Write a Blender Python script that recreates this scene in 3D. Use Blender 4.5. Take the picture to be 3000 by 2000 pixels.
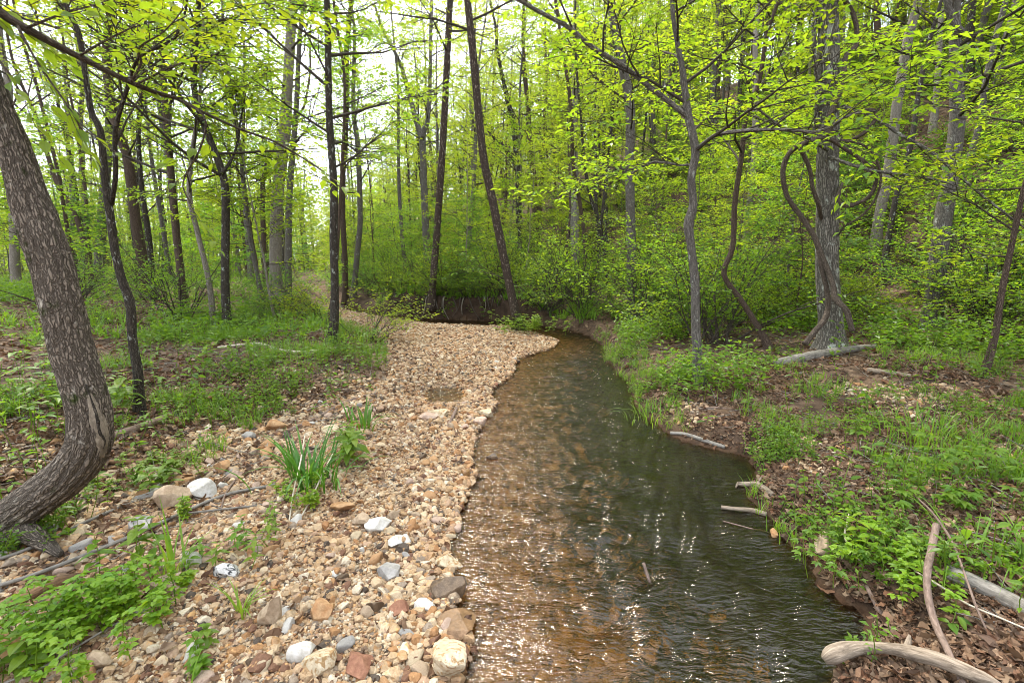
import bpy, math, random
import numpy as np
from mathutils import Vector

for o in list(bpy.data.objects):
    bpy.data.objects.remove(o)
SC = bpy.context.scene
COL = SC.collection

# ------------------------------------------------------------------ camera, sky, sun, exposure
CAM_H, PITCH, LENS = 1.7, math.radians(9.9), 17.0
cam = bpy.data.cameras.new("camera"); camo = bpy.data.objects.new("camera", cam); COL.objects.link(camo)
cam.lens = LENS; cam.sensor_width = 36.0; cam.clip_start = 0.05; cam.clip_end = 2000
camo.location = (0, 0, CAM_H); camo.rotation_euler = (math.pi / 2 - PITCH, 0, 0)
SC.camera = camo

SUN_ELEV, SUN_AZ = math.radians(58), math.radians(-25)      # high, ahead and a little to the left, behind thin cloud
w = bpy.data.worlds.new("World"); SC.world = w; w.use_nodes = True
nt = w.node_tree; nt.nodes.clear()
wo = nt.nodes.new("ShaderNodeOutputWorld"); bg = nt.nodes.new("ShaderNodeBackground")
sky = nt.nodes.new("ShaderNodeTexSky"); sky.sky_type = 'NISHITA'; sky.sun_disc = False
sky.sun_elevation = SUN_ELEV; sky.sun_rotation = SUN_AZ; sky.dust_density = 3.0
cloud = nt.nodes.new("ShaderNodeTexNoise"); cloud.inputs['Scale'].default_value = 2.2; cloud.inputs['Detail'].default_value = 5
cr = nt.nodes.new("ShaderNodeValToRGB")
cr.color_ramp.elements[0].position = 0.25; cr.color_ramp.elements[0].color = (8.2, 9.3, 10.9, 1)
cr.color_ramp.elements[1].position = 0.75; cr.color_ramp.elements[1].color = (13.4, 14.2, 15.4, 1)
tc = nt.nodes.new("ShaderNodeTexCoord")
mix = nt.nodes.new("ShaderNodeMixRGB"); mix.inputs[0].default_value = 0.8
nt.links.new(tc.outputs['Generated'], cloud.inputs['Vector'])
nt.links.new(cloud.outputs['Fac'], cr.inputs[0])
nt.links.new(sky.outputs[0], mix.inputs[1]); nt.links.new(cr.outputs[0], mix.inputs[2])
nt.links.new(mix.outputs[0], bg.inputs[0]); bg.inputs[1].default_value = 0.056
nt.links.new(bg.outputs[0], wo.inputs[0])
sun = bpy.data.lights.new("sun", 'SUN'); sun.energy = 1.5; sun.angle = math.radians(14); sun.color = (1.0, 0.95, 0.86)
suno = bpy.data.objects.new("sun", sun); COL.objects.link(suno)
sdir = Vector((math.cos(SUN_ELEV) * math.sin(SUN_AZ), math.cos(SUN_ELEV) * math.cos(SUN_AZ), math.sin(SUN_ELEV)))
suno.rotation_euler = sdir.to_track_quat('Z', 'Y').to_euler()
suno.location = sdir * 60
SC.view_settings.view_transform = 'Standard'; SC.view_settings.look = 'None'
SC.view_settings.exposure = 2.6; SC.view_settings.gamma = 1.0
SC.cycles.max_bounces = 12; SC.cycles.diffuse_bounces = 7; SC.cycles.glossy_bounces = 3
SC.cycles.transmission_bounces = 6; SC.cycles.transparent_max_bounces = 8
SC.cycles.use_denoising = True
SC.cycles.filter_width = 0.9
SC.cycles.sample_clamp_indirect = 6.0

R = np.random.default_rng(11)

# ------------------------------------------------------------------ mesh helpers
def make_mesh(name, V, faces, smooth=False):
    V = np.asarray(V, np.float32)
    me = bpy.data.meshes.new(name)
    faces = [np.asarray(f, np.int32) for f in faces if len(f)]
    nl = sum(f.size for f in faces); nf = sum(len(f) for f in faces)
    me.vertices.add(len(V)); me.vertices.foreach_set("co", V.ravel())
    me.loops.add(nl); me.polygons.add(nf)
    me.loops.foreach_set("vertex_index", np.concatenate([f.ravel() for f in faces]))
    st = []; s = 0
    for f in faces:
        k = f.shape[1]; st.append(s + np.arange(len(f)) * k); s += f.size
    me.polygons.foreach_set("loop_start", np.concatenate(st).astype(np.int32))
    me.polygons.foreach_set("use_smooth", np.full(nf, bool(smooth)))
    me.update(calc_edges=True)
    return me

class MB:
    """gathers vertices, triangles and quads into ONE mesh"""
    def __init__(s): s.v = []; s.t = []; s.q = []; s.n = 0; s.a = []; s.has = False
    def add(s, V, t=None, q=None, a=None):
        V = np.asarray(V).reshape(-1, 3)
        s.has |= a is not None; s.a.append(V if a is None else a)
        if t is not None and len(t): s.t.append(np.asarray(t) + s.n)
        if q is not None and len(q): s.q.append(np.asarray(q) + s.n)
        s.v.append(V); s.n += len(V)
    def mesh(s, name, smooth=False):
        f = []
        if s.t: f.append(np.concatenate(s.t))
        if s.q: f.append(np.concatenate(s.q))
        me = make_mesh(name, np.concatenate(s.v), f, smooth)
        at_ = me.attributes.new("grain", 'FLOAT_VECTOR', 'POINT')      # run of the bark or wood: round the limb, and along it
        at_.data.foreach_set("vector", np.concatenate(s.a).astype(np.float32).ravel())
        return me
    def build(s, name, mat, parent=None, smooth=False):
        return link(name, s.mesh(name, smooth), mat, parent)

def link(name, me, mat, parent=None, loc=None):
    if mat is not None and not me.materials: me.materials.append(mat)
    o = bpy.data.objects.new(name, me); COL.objects.link(o)
    if parent is not None: o.parent = parent
    if loc is not None: o.location = loc
    return o

def tag(o, label=None, cat=None, group=None, kind=None):
    if label: o['label'] = label
    if cat: o['category'] = cat
    if group: o['group'] = group
    if kind: o['kind'] = kind
    return o

def thing(name, label, cat, loc, rz=0.0, group=None, scale=1.0):
    o = bpy.data.objects.new(name, None); COL.objects.link(o)
    o.location = loc; o.rotation_euler = (0, 0, rz); o.scale = (scale,) * 3
    o.empty_display_size = 0.1
    return tag(o, label, cat, group)

def dup(root, loc, rot, scale, label=None, group=None):
    c = root.copy(); COL.objects.link(c)
    c.location = loc; c.rotation_euler = rot; c.scale = (scale,) * 3
    for ch in root.children:
        d = ch.copy(); COL.objects.link(d); d.parent = c
    if label: c['label'] = label
    if group: c['group'] = group
    return c

def nrm(a): return a / np.maximum(np.linalg.norm(a, axis=-1, keepdims=True), 1e-9)
def sst(a, b, x):
    t = np.clip((x - a) / (b - a), 0, 1); return t * t * (3 - 2 * t)

def vnoise(x, y, seed=0):
    xi = np.floor(x).astype(np.int64); yi = np.floor(y).astype(np.int64)
    fx = x - xi; fy = y - yi
    fx = fx * fx * (3 - 2 * fx); fy = fy * fy * (3 - 2 * fy)
    def hsh(a, b):
        n = (a * 374761393 + b * 668265263 + seed * 1442695041) & 0xffffffff
        n = ((n ^ (n >> 13)) * 1274126177) & 0xffffffff
        return ((n ^ (n >> 16)) & 0xffff) / 65535.0
    return (hsh(xi, yi) * (1 - fx) + hsh(xi + 1, yi) * fx) * (1 - fy) + (hsh(xi, yi + 1) * (1 - fx) + hsh(xi + 1, yi + 1) * fx) * fy
def fbm(x, y, seed=0, oct=4):
    a = 0.0; k = 0.5; s = 1.0
    for i in range(oct):
        a = a + k * vnoise(x * s, y * s, seed + i); k *= 0.5; s *= 2.03
    return a

def tubes(P, Rad, sides=4):
    """batch of tubes: P (m,n,3), Rad (m,n)"""
    P = np.asarray(P, float); Rad = np.asarray(Rad, float)
    m, n, _ = P.shape
    T = np.gradient(P, axis=1); T = nrm(T)
    D = nrm(P[:, -1] - P[:, 0])
    ref = np.where(np.abs(D[:, 2:3]) > 0.75, np.array([[0.13, 1.0, 0.05]]), np.array([[0.1, 0.07, 1.0]]))
    A = nrm(np.cross(T, ref[:, None, :])); B = np.cross(T, A)
    an = np.arange(sides) * 2 * math.pi / sides
    ring = P[:, :, None, :] + Rad[:, :, None, None] * (np.cos(an)[None, None, :, None] * A[:, :, None, :] + np.sin(an)[None, None, :, None] * B[:, :, None, :])
    V = ring.reshape(-1, 3)
    i = np.arange(n - 1)[:, None]; j = np.arange(sides)[None, :]
    a = i * sides + j; b = i * sides + (j + 1) % sides
    q = np.stack([a, b, b + sides, a + sides], -1).reshape(-1, 4)
    Q = (q[None] + (np.arange(m) * n * sides)[:, None, None]).reshape(-1, 4)
    return V, Q

def catmull(P, k):
    P = np.asarray(P, float); n = len(P)
    Q = np.vstack([2 * P[0] - P[1], P, 2 * P[-1] - P[-2]])
    out = []
    for i in range(n - 1):
        a, b, c, d = Q[i], Q[i + 1], Q[i + 2], Q[i + 3]
        t = (np.arange(k) / k)[:, None]
        out.append(0.5 * ((2 * b) + (-a + c) * t + (2 * a - 5 * b + 4 * c - d) * t ** 2 + (-a + 3 * b - 3 * c + d) * t ** 3))
    out.append(P[-1:])
    return np.vstack(out)

def resample(P, step):
    d = np.r_[0, np.cumsum(np.linalg.norm(np.diff(P[:, :3], axis=0), axis=1))]
    n = max(3, int(d[-1] / step) + 1); s = np.linspace(0, d[-1], n)
    return np.stack([np.interp(s, d, P[:, c]) for c in range(P.shape[1])], 1)

def tube_one(mb, P4, sides, caps=True, bump=0.0, seed=0, lump=0.0):
    """one tapered limb, P4 rows (x,y,z,r); bump makes bark ridges, lump knots"""
    P = P4[:, :3]; r = P4[:, 3]
    n = len(P); T = nrm(np.gradient(P, axis=0))
    up = np.array([0.1, 1.0, 0.03]) if abs(nrm(P[-1] - P[0])[1]) < 0.8 else np.array([0.0, 0.1, 1.0])
    A = np.zeros((n, 3)); a = nrm(np.cross(T[0], up))
    for i in range(n):
        a = nrm(a - T[i] * np.dot(a, T[i])); A[i] = a
    B = np.cross(T, A); an = np.arange(sides) * 2 * math.pi / sides
    d = np.r_[0, np.cumsum(np.linalg.norm(np.diff(P, axis=0), axis=1))]
    rr = np.repeat(r[:, None], sides, 1)
    if lump:
        cx = np.cos(an)[None] * 1.3 + 7; cy = np.sin(an)[None] * 1.3 + d[:, None] / max(r.mean() * 3, .01)
        rr = rr * (1 + lump * (fbm(cx + 0 * cy, cy, seed, 3) - 0.45) * 2)
    if bump:
        k = max(6, int(sides / 5))
        ph = (an / (2 * math.pi) * k)[None] + 0.9 * fbm(d[:, None] * 9 + 0 * an[None], an[None] * 2 + 0 * d[:, None], seed + 5, 3)
        seg = fbm(d[:, None] * 14 + 0 * an[None], np.floor(ph) * 3.7, seed + 9, 2)
        rid = np.abs(((ph % 1.0) - 0.5) * 2)
        rr = rr + bump * ((1 - rid ** 3) * (0.55 + 0.9 * seg) - 0.5)
    V = P[:, None] + rr[..., None] * (np.cos(an)[None, :, None] * A[:, None] + np.sin(an)[None, :, None] * B[:, None])
    i = np.arange(n - 1)[:, None]; j = np.arange(sides)[None, :]
    q = np.stack([i * sides + j, i * sides + (j + 1) % sides, (i + 1) * sides + (j + 1) % sides, (i + 1) * sides + j], -1).reshape(-1, 4)
    rm = float(r.max())
    G = np.stack([np.cos(an)[None] * rm + 0 * rr, np.sin(an)[None] * rm + 0 * rr, d[:, None] + 0 * rr], -1).reshape(-1, 3)
    V = V.reshape(-1, 3); t = []
    if caps:
        V = np.vstack([V, P[0], P[-1]]); G = np.vstack([G, [0, 0, 0], [0, 0, d[-1]]]); c0 = n * sides; c1 = c0 + 1
        for k in range(sides):
            t.append((c0, (k + 1) % sides, k)); t.append((c1, (n - 1) * sides + k, (n - 1) * sides + (k + 1) % sides))
    mb.add(V, t, q, G)

LEAF_ROWS = [(0.0, 0.03), (0.16, 0.30), (0.38, 0.46), (0.62, 0.38), (0.84, 0.17), (1.0, 0.0)]
def leaves(mb, pos, d, n, size, wid=0.5, fold=0.18, hi=False, droop=0.25):
    """leaf blades: pos base, d pointing direction, n face normal, size length"""
    m = len(pos)
    if m == 0: return
    d = nrm(d); s = nrm(np.cross(d, n)); n = np.cross(s, d)
    size = np.broadcast_to(size, (m,))[:, None]; wid = np.broadcast_to(wid, (m,))[:, None]
    if not hi:
        tip = pos + d * size - n * size * droop * 0.5
        mid = pos + d * size * 0.45 + n * size * fold * 0.6
        l = mid + s * size * wid * 0.5; r = mid - s * size * wid * 0.5
        V = np.stack([pos, r, tip, l], 1).reshape(-1, 3)
        b = np.arange(m)[:, None] * 4
        mb.add(V, np.concatenate([b + [0, 1, 2], b + [0, 2, 3]]))
        return
    rows = []
    for f, wv in LEAF_ROWS:
        c = pos + d * size * f - n * size * droop * f * f
        e = wv * wid * 2 * size
        rows += [c + s * e * 0.5 + n * e * fold, c, c - s * e * 0.5 + n * e * fold]
    k = len(rows); V = np.stack(rows, 1).reshape(-1, 3); q = []
    for i in range(len(LEAF_ROWS) - 1):
        a = i * 3
        q += [[a, a + 1, a + 4, a + 3], [a + 1, a + 2, a + 5, a + 4]]
    q = np.array(q)
    mb.add(V, None, (q[None] + (np.arange(m) * k)[:, None, None]).reshape(-1, 4))

# ------------------------------------------------------------------ materials
def new_mat(name):
    m = bpy.data.materials.new(name); m.use_nodes = True
    n = m.node_tree; n.nodes.clear()
    out = n.nodes.new("ShaderNodeOutputMaterial")
    return m, n, out
def ND(n, t, **kw):
    x = n.nodes.new("ShaderNode" + t)
    for k, v in kw.items():
        if k in x.inputs.keys(): x.inputs[k].default_value = v
        else: setattr(x, k, v)
    return x
def ramp(n, stops, interp='LINEAR'):
    x = n.nodes.new("ShaderNodeValToRGB"); x.color_ramp.interpolation = interp
    e = x.color_ramp.elements
    while len(e) < len(stops): e.new(0.5)
    for el, (p, c) in zip(e, stops): el.position = p; el.color = (*c, 1)
    return x
def mixc(n, fac, a, b, mode='MIX'):
    x = n.nodes.new("ShaderNodeMixRGB"); x.blend_type = mode
    for i, v in enumerate((fac, a, b)):
        if hasattr(v, 'is_linked'): n.links.new(v, x.inputs[i])
        elif i == 0: x.inputs[0].default_value = v
        else: x.inputs[i].default_value = (*v, 1)
    return x.outputs[0]
def principled(n, out, col, rough=0.9, spec=0.2, normal=None):
    p = n.nodes.new("ShaderNodeBsdfPrincipled")
    if hasattr(col, 'is_linked'): n.links.new(col, p.inputs['Base Color'])
    else: p.inputs['Base Color'].default_value = (*col, 1)
    if hasattr(rough, 'is_linked'): n.links.new(rough, p.inputs['Roughness'])
    else: p.inputs['Roughness'].default_value = rough
    p.inputs['Specular IOR Level'].default_value = spec
    if normal is not None: n.links.new(normal, p.inputs['Normal'])
    n.links.new(p.outputs[0], out.inputs[0]); return p
def noise(n, vec, scale, detail=4, rough=0.55, dist=0.0):
    x = ND(n, "TexNoise", Scale=scale, Detail=detail, Roughness=rough, Distortion=dist)
    if vec is not None: n.links.new(vec, x.inputs['Vector'])
    return x.outputs['Fac']
def mapping(n, vec, scale):
    x = n.nodes.new("ShaderNodeMapping"); x.inputs['Scale'].default_value = scale
    n.links.new(vec, x.inputs[0]); return x.outputs[0]
def bump(n, h, strength, dist):
    b = ND(n, "Bump", Strength=strength, Distance=dist); n.links.new(h, b.inputs['Height']); return b.outputs[0]
def rng01(n, a, lo, hi):
    x = n.nodes.new("ShaderNodeMapRange"); x.inputs[1].default_value = lo; x.inputs[2].default_value = hi
    n.links.new(a, x.inputs[0]); return x.outputs[0]
def math_n(n, op, a, b):
    x = n.nodes.new("ShaderNodeMath"); x.operation = op
    for i, v in enumerate((a, b)):
        if hasattr(v, 'is_linked'): n.links.new(v, x.inputs[i])
        else: x.inputs[i].default_value = v
    return x.outputs[0]

def leaf_mat(name, cols, trans, tfac=0.5, rough=0.45, obj_var=True):  # leaves let light through
    m, n, out = new_mat(name)
    geo = n.nodes.new("ShaderNodeNewGeometry"); oi = n.nodes.new("ShaderNodeObjectInfo")
    k = len(cols) - 1
    c = ramp(n, [(i / k, cc) for i, cc in enumerate(cols)]); n.links.new(geo.outputs['Random Per Island'], c.inputs[0])
    t = ramp(n, [(i / k, cc) for i, cc in enumerate(trans)]); n.links.new(geo.outputs['Random Per Island'], t.inputs[0])
    h = n.nodes.new("ShaderNodeHueSaturation"); ht = n.nodes.new("ShaderNodeHueSaturation")
    for hs, src in ((h, c), (ht, t)):
        n.links.new(src.outputs[0], hs.inputs['Color'])
        if obj_var:
            mr = n.nodes.new("ShaderNodeMapRange"); mr.inputs[3].default_value = 0.485; mr.inputs[4].default_value = 0.515
            n.links.new(oi.outputs['Random'], mr.inputs[0]); n.links.new(mr.outputs[0], hs.inputs['Hue'])
    p = n.nodes.new("ShaderNodeBsdfPrincipled"); p.inputs['Roughness'].default_value = rough
    p.inputs['Specular IOR Level'].default_value = 0.35
    n.links.new(h.outputs[0], p.inputs['Base Color'])
    tr = n.nodes.new("ShaderNodeBsdfTranslucent"); n.links.new(ht.outputs[0], tr.inputs[0])
    mx = n.nodes.new("ShaderNodeMixShader"); mx.inputs[0].default_value = tfac
    n.links.new(p.outputs[0], mx.inputs[1]); n.links.new(tr.outputs[0], mx.inputs[2]); n.links.new(mx.outputs[0], out.inputs[0])
    return m

def bark_mat(name, dark, light, lichen=(0.30, 0.31, 0.27), lich=0.62, scale=1.0, moss=0.0, strength=0.8):
    m, n, out = new_mat(name)
    ob = ND(n, "Attribute", attribute_name="grain").outputs['Vector']
    v1 = mapping(n, ob, (38 * scale, 38 * scale, 9 * scale))
    f = noise(n, v1, 1.0, 6, 0.65, 0.6)
    vor = ND(n, "TexVoronoi", Scale=1.0, feature='DISTANCE_TO_EDGE'); wv = n.nodes.new("ShaderNodeVectorMath"); wv.operation = 'ADD'
    nz = ND(n, "TexNoise", Scale=30 * scale, Detail=3.0); n.links.new(ob, nz.inputs['Vector'])
    sc_ = n.nodes.new("ShaderNodeVectorMath"); sc_.operation = 'SCALE'; sc_.inputs['Scale'].default_value = 1.9; n.links.new(nz.outputs['Color'], sc_.inputs[0])
    n.links.new(mapping(n, ob, (52 * scale, 52 * scale, 15 * scale)), wv.inputs[0]); n.links.new(sc_.outputs[0], wv.inputs[1])
    n.links.new(wv.outputs[0], vor.inputs['Vector'])
    rid = rng01(n, vor.outputs['Distance'], 0.0, 0.22)
    c = ramp(n, [(0.25, dark), (0.75, light)]); n.links.new(f, c.inputs[0])
    c2 = mixc(n, rid, mixc(n, 0.75, c.outputs[0], tuple(x * 0.45 for x in dark)), c.outputs[0])
    l = noise(n, ob, 7 * scale, 6, 0.7)
    lm = rng01(n, l, lich, lich + 0.06)
    c3 = mixc(n, lm, c2, lichen)
    if moss:
        mm = rng01(n, noise(n, ob, 4.5, 5, 0.65), 0.62 - moss, 0.70 - moss)
        c3 = mixc(n, mm, c3, (0.035, 0.045, 0.010))
    hgt = math_n(n, 'ADD', math_n(n, 'MULTIPLY', f, 0.6), rid)
    principled(n, out, c3, 0.92, 0.15, bump(n, hgt, strength, 0.012))
    return m

M = {}
M['leaf_lime'] = leaf_mat("leaf_lime", [(0.096, 0.17, 0.010), (0.135, 0.21, 0.012), (0.073, 0.15, 0.014)], [(0.388, 0.515, 0.015), (0.496, 0.582, 0.02), (0.303, 0.470, 0.02)])
M['leaf_green'] = leaf_mat("leaf_green", [(0.075, 0.15, 0.012), (0.105, 0.18, 0.010), (0.06, 0.13, 0.014)], [(0.314, 0.493, 0.02), (0.426, 0.560, 0.02), (0.246, 0.426, 0.025)])
M['leaf_deep'] = leaf_mat("leaf_deep", [(0.055, 0.125, 0.016), (0.075, 0.15, 0.014), (0.045, 0.105, 0.02)], [(0.213, 0.403, 0.03), (0.291, 0.470, 0.02), (0.168, 0.347, 0.04)])
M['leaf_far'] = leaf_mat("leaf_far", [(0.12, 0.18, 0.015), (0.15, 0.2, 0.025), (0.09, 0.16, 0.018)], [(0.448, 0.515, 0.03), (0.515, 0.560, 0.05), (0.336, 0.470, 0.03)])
M['herb'] = leaf_mat("herb", [(0.075, 0.145, 0.010), (0.115, 0.185, 0.012), (0.055, 0.115, 0.014)], [(0.26, 0.42, 0.02), (0.32, 0.5, 0.02), (0.15, 0.32, 0.03)], 0.42)
M['herb_lime'] = leaf_mat("herb_lime", [(0.13, 0.22, 0.010), (0.17, 0.26, 0.012), (0.10, 0.2, 0.012)], [(0.4, 0.52, 0.02), (0.46, 0.56, 0.02), (0.32, 0.46, 0.02)], 0.42)
M['grass'] = leaf_mat("grass", [(0.09, 0.18, 0.015), (0.13, 0.23, 0.018), (0.06, 0.14, 0.015)], [(0.28, 0.46, 0.02), (0.36, 0.5, 0.03), (0.2, 0.38, 0.03)], 0.38)
M['iris'] = leaf_mat("iris", [(0.045, 0.125, 0.012), (0.065, 0.16, 0.012), (0.04, 0.1, 0.015)], [(0.14, 0.3, 0.02), (0.2, 0.36, 0.02), (0.12, 0.26, 0.02)], 0.3)
M['litter'] = leaf_mat("litter", [(0.103, 0.053, 0.026), (0.189, 0.115, 0.065), (0.047, 0.025, 0.014), (0.232, 0.156, 0.097), (0.120, 0.051, 0.022), (0.069, 0.041, 0.026)], [(0.2, 0.1, 0.04)] * 6, 0.12, 0.8, False)
M['bark_big'] = bark_mat("bark_big", (0.085, 0.074, 0.060), (0.33, 0.30, 0.25), (0.40, 0.41, 0.35), 0.57, 0.55, 0.0, 1.0)
M['bark_bent'] = bark_mat("bark_bent", (0.12, 0.095, 0.073), (0.265, 0.215, 0.165), (0.36, 0.32, 0.26), 0.60, 1.25, 0.03, 1.0)
M['bark_grey'] = bark_mat("bark_grey", (0.10, 0.085, 0.072), (0.26, 0.23, 0.20), (0.38, 0.38, 0.33), 0.60, 1.0)
M['bark_brown'] = bark_mat("bark_brown", (0.075, 0.050, 0.038), (0.19, 0.135, 0.10), (0.30, 0.28, 0.23), 0.68, 1.2)
M['bark_dark'] = bark_mat("bark_dark", (0.036, 0.030, 0.024), (0.12, 0.098, 0.076), (0.30, 0.31, 0.27), 0.57, 1.1)
M['bark_speck'] = bark_mat("bark_speck", (0.050, 0.036, 0.028), (0.15, 0.105, 0.08), (0.34, 0.27, 0.22), 0.57, 2.2)
M['bark_pale'] = bark_mat("bark_pale", (0.18, 0.15, 0.12), (0.40, 0.35, 0.29), (0.42, 0.40, 0.34), 0.66, 0.9)
M['vine'] = bark_mat("vine", (0.075, 0.055, 0.042), (0.22, 0.17, 0.13), (0.28, 0.25, 0.2), 0.7, 2.0)
M['twig'] = bark_mat("twig", (0.06, 0.048, 0.038), (0.16, 0.13, 0.10), (0.3, 0.3, 0.26), 0.66, 2.0)

def wood_mat(name, dark, light, stretch=(9, 9, 60)):
    m, n, out = new_mat(name)
    ob = ND(n, "Attribute", attribute_name="grain").outputs['Vector']; stretch = (60, 60, stretch[0])
    f = noise(n, mapping(n, ob, stretch), 1.0, 6, 0.7, 0.8); g = noise(n, ob, 11, 5, 0.6)
    c = ramp(n, [(0.3, dark), (0.72, light)]); n.links.new(f, c.inputs[0])
    c2 = mixc(n, rng01(n, g, 0.5, 0.75), c.outputs[0], tuple(x * 0.55 for x in dark))
    principled(n, out, c2, 0.85, 0.2, bump(n, f, 0.7, 0.01)); return m
M['drift'] = wood_mat("drift", (0.085, 0.06, 0.04), (0.34, 0.27, 0.20), (12, 60, 60))
M['deadgrey'] = wood_mat("deadgrey", (0.085, 0.073, 0.06), (0.30, 0.27, 0.23), (12, 50, 50))
M['deadbrown'] = wood_mat("deadbrown", (0.09, 0.058, 0.042), (0.26, 0.185, 0.145), (20, 50, 50))
M['rotten'] = wood_mat("rotten", (0.085, 0.05, 0.03), (0.28, 0.16, 0.08), (10, 60, 60))
M['scar'] = wood_mat("bare_scar_wood", (0.11, 0.085, 0.06), (0.32, 0.265, 0.20), (30, 60, 60))
M['straw'] = wood_mat("straw", (0.35, 0.29, 0.20), (0.6, 0.53, 0.42), (30, 30, 30))

STONE_RAMP = [(0.0, (0.350, 0.250, 0.153)), (0.12, (0.419, 0.329, 0.222)), (0.24, (0.274, 0.175, 0.101)), (0.33, (0.386, 0.286, 0.182)), (0.42, (0.488, 0.419, 0.319)),
              (0.50, (0.278, 0.149, 0.066)), (0.59, (0.313, 0.214, 0.143)), (0.67, (0.223, 0.176, 0.134)), (0.74, (0.366, 0.259, 0.159)), (0.82, (0.143, 0.074, 0.044)), (0.89, (0.293, 0.195, 0.107)), (0.95, (0.067, 0.051, 0.039))]
def pebble_mat(name, wetness=0.0):
    m, n, out = new_mat(name)
    geo = n.nodes.new("ShaderNodeNewGeometry")
    c = ramp(n, STONE_RAMP, 'CONSTANT'); n.links.new(geo.outputs['Random Per Island'], c.inputs[0])
    ob = n.nodes.new("ShaderNodeTexCoord").outputs['Object']
    f = noise(n, ob, 85, 4, 0.7); g = noise(n, ob, 30, 3, 0.6)
    mul = ramp(n, [(0.3, (0.66, 0.60, 0.52)), (0.62, (1.06, 1.04, 1.0))]); n.links.new(f, mul.inputs[0])
    cc = mixc(n, 1.0, c.outputs[0], mul.outputs[0], 'MULTIPLY')
    cc = mixc(n, rng01(n, g, 0.58, 0.68), cc, (0.42, 0.24, 0.10))
    if wetness:
        att = ND(n, "Attribute", attribute_name="wet")
        wc = ramp(n, [(0.0, (0.62, 0.30, 0.05)), (0.5, (0.8, 0.44, 0.11)), (1.0, (0.32, 0.17, 0.06))]); n.links.new(geo.outputs['Random Per Island'], wc.inputs[0])
        wc2 = mixc(n, 1.0, wc.outputs[0], (0.80, 0.72, 0.62), 'MULTIPLY')
        deep = rng01(n, att.outputs['Fac'], 0.75, 1.0)
        cw = mixc(n, 0.38, mixc(n, 1.0, cc, (0.72, 0.56, 0.37), 'MULTIPLY'), mixc(n, 1.0, cc, wc.outputs[0], 'MULTIPLY'))
        cw = mixc(n, math_n(n, 'MULTIPLY', deep, 0.40), cw, wc2)
        cc = mixc(n, att.outputs['Fac'], cc, cw)
        rg = n.nodes.new("ShaderNodeMapRange"); rg.inputs[3].default_value = 0.85; rg.inputs[4].default_value = 0.3
        n.links.new(att.outputs['Fac'], rg.inputs[0])
        principled(n, out, cc, rg.outputs[0], 0.3, bump(n, f, 0.35, 0.004))
    else:
        principled(n, out, cc, 0.85, 0.25, bump(n, f, 0.35, 0.004))
    return m
M['gravel'] = pebble_mat("gravel", 1.0)

def stone_mat(name, a, b, vein=None, rough=0.85):
    m, n, out = new_mat(name)
    ob = n.nodes.new("ShaderNodeTexCoord").outputs['Object']
    f = noise(n, ob, 14, 6, 0.65, 0.4); g = noise(n, ob, 45, 5, 0.7)
    c = ramp(n, [(0.32, a), (0.66, b)]); n.links.new(f, c.inputs[0])
    col = c.outputs[0]
    if vein is not None:
        v = noise(n, mapping(n, ob, (30, 60, 30)), 1.0, 4, 0.6, 1.2); col = mixc(n, rng01(n, v, 0.52, 0.60), col, vein)
    mul = ramp(n, [(0.3, (0.7, 0.68, 0.62)), (0.6, (1.03, 1.02, 1.0))]); n.links.new(g, mul.inputs[0])
    col = mixc(n, 1.0, col, mul.outputs[0], 'MULTIPLY')
    principled(n, out, col, rough, 0.3, bump(n, math_n(n, 'ADD', f, g), 0.6, 0.008)); return m
M['st_white'] = stone_mat("stone_white", (0.434, 0.399, 0.350), (0.546, 0.525, 0.490))
M['st_cream'] = stone_mat("stone_cream", (0.385, 0.294, 0.182), (0.518, 0.441, 0.322), (0.294, 0.182, 0.084))
M['st_tan'] = stone_mat("stone_tan", (0.280, 0.196, 0.126), (0.420, 0.322, 0.224))
M['st_pink'] = stone_mat("stone_pink", (0.322, 0.210, 0.147), (0.462, 0.350, 0.280))
M['st_orange'] = stone_mat("stone_orange", (0.294, 0.140, 0.056), (0.420, 0.266, 0.140))
M['st_brown'] = stone_mat("stone_brown", (0.06, 0.036, 0.021), (0.15, 0.10, 0.06), None, 0.45)
M['st_grey'] = stone_mat("stone_grey", (0.210, 0.196, 0.182), (0.350, 0.329, 0.308))
M['st_red'] = stone_mat("stone_red", (0.168, 0.070, 0.042), (0.280, 0.140, 0.084))
M['st_wetslab'] = stone_mat("stone_slab", (0.12, 0.065, 0.028), (0.23, 0.135, 0.07), None, 0.4)
M['st_vein'] = stone_mat("stone_vein", (0.434, 0.420, 0.399), (0.546, 0.532, 0.518), (0.042, 0.042, 0.045))

# ------------------------------------------------------------------ the lie of the land
cp, sp = math.cos(PITCH), math.sin(PITCH)
FPX = LENS / 36.0 * 2352.0
def ray(u, v):
    a = (np.asarray(u, float) - 1176) / FPX; b = (784 - np.asarray(v, float)) / FPX
    return np.stack([a, cp + b * sp, -sp + b * cp], -1)
def flat(u, v, z=0.0):
    d = ray(u, v); t = (z - CAM_H) / d[..., 2]
    return np.stack([d[..., 0] * t, d[..., 1] * t], -1)
def at_depth(u, v, y):
    d = ray(u, v); t = y / d[..., 1]
    return np.array([d[0] * t, y, CAM_H + d[2] * t])
def pxl(L, z=0.0): return np.array([flat(u, v, z) for u, v in L])

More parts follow.
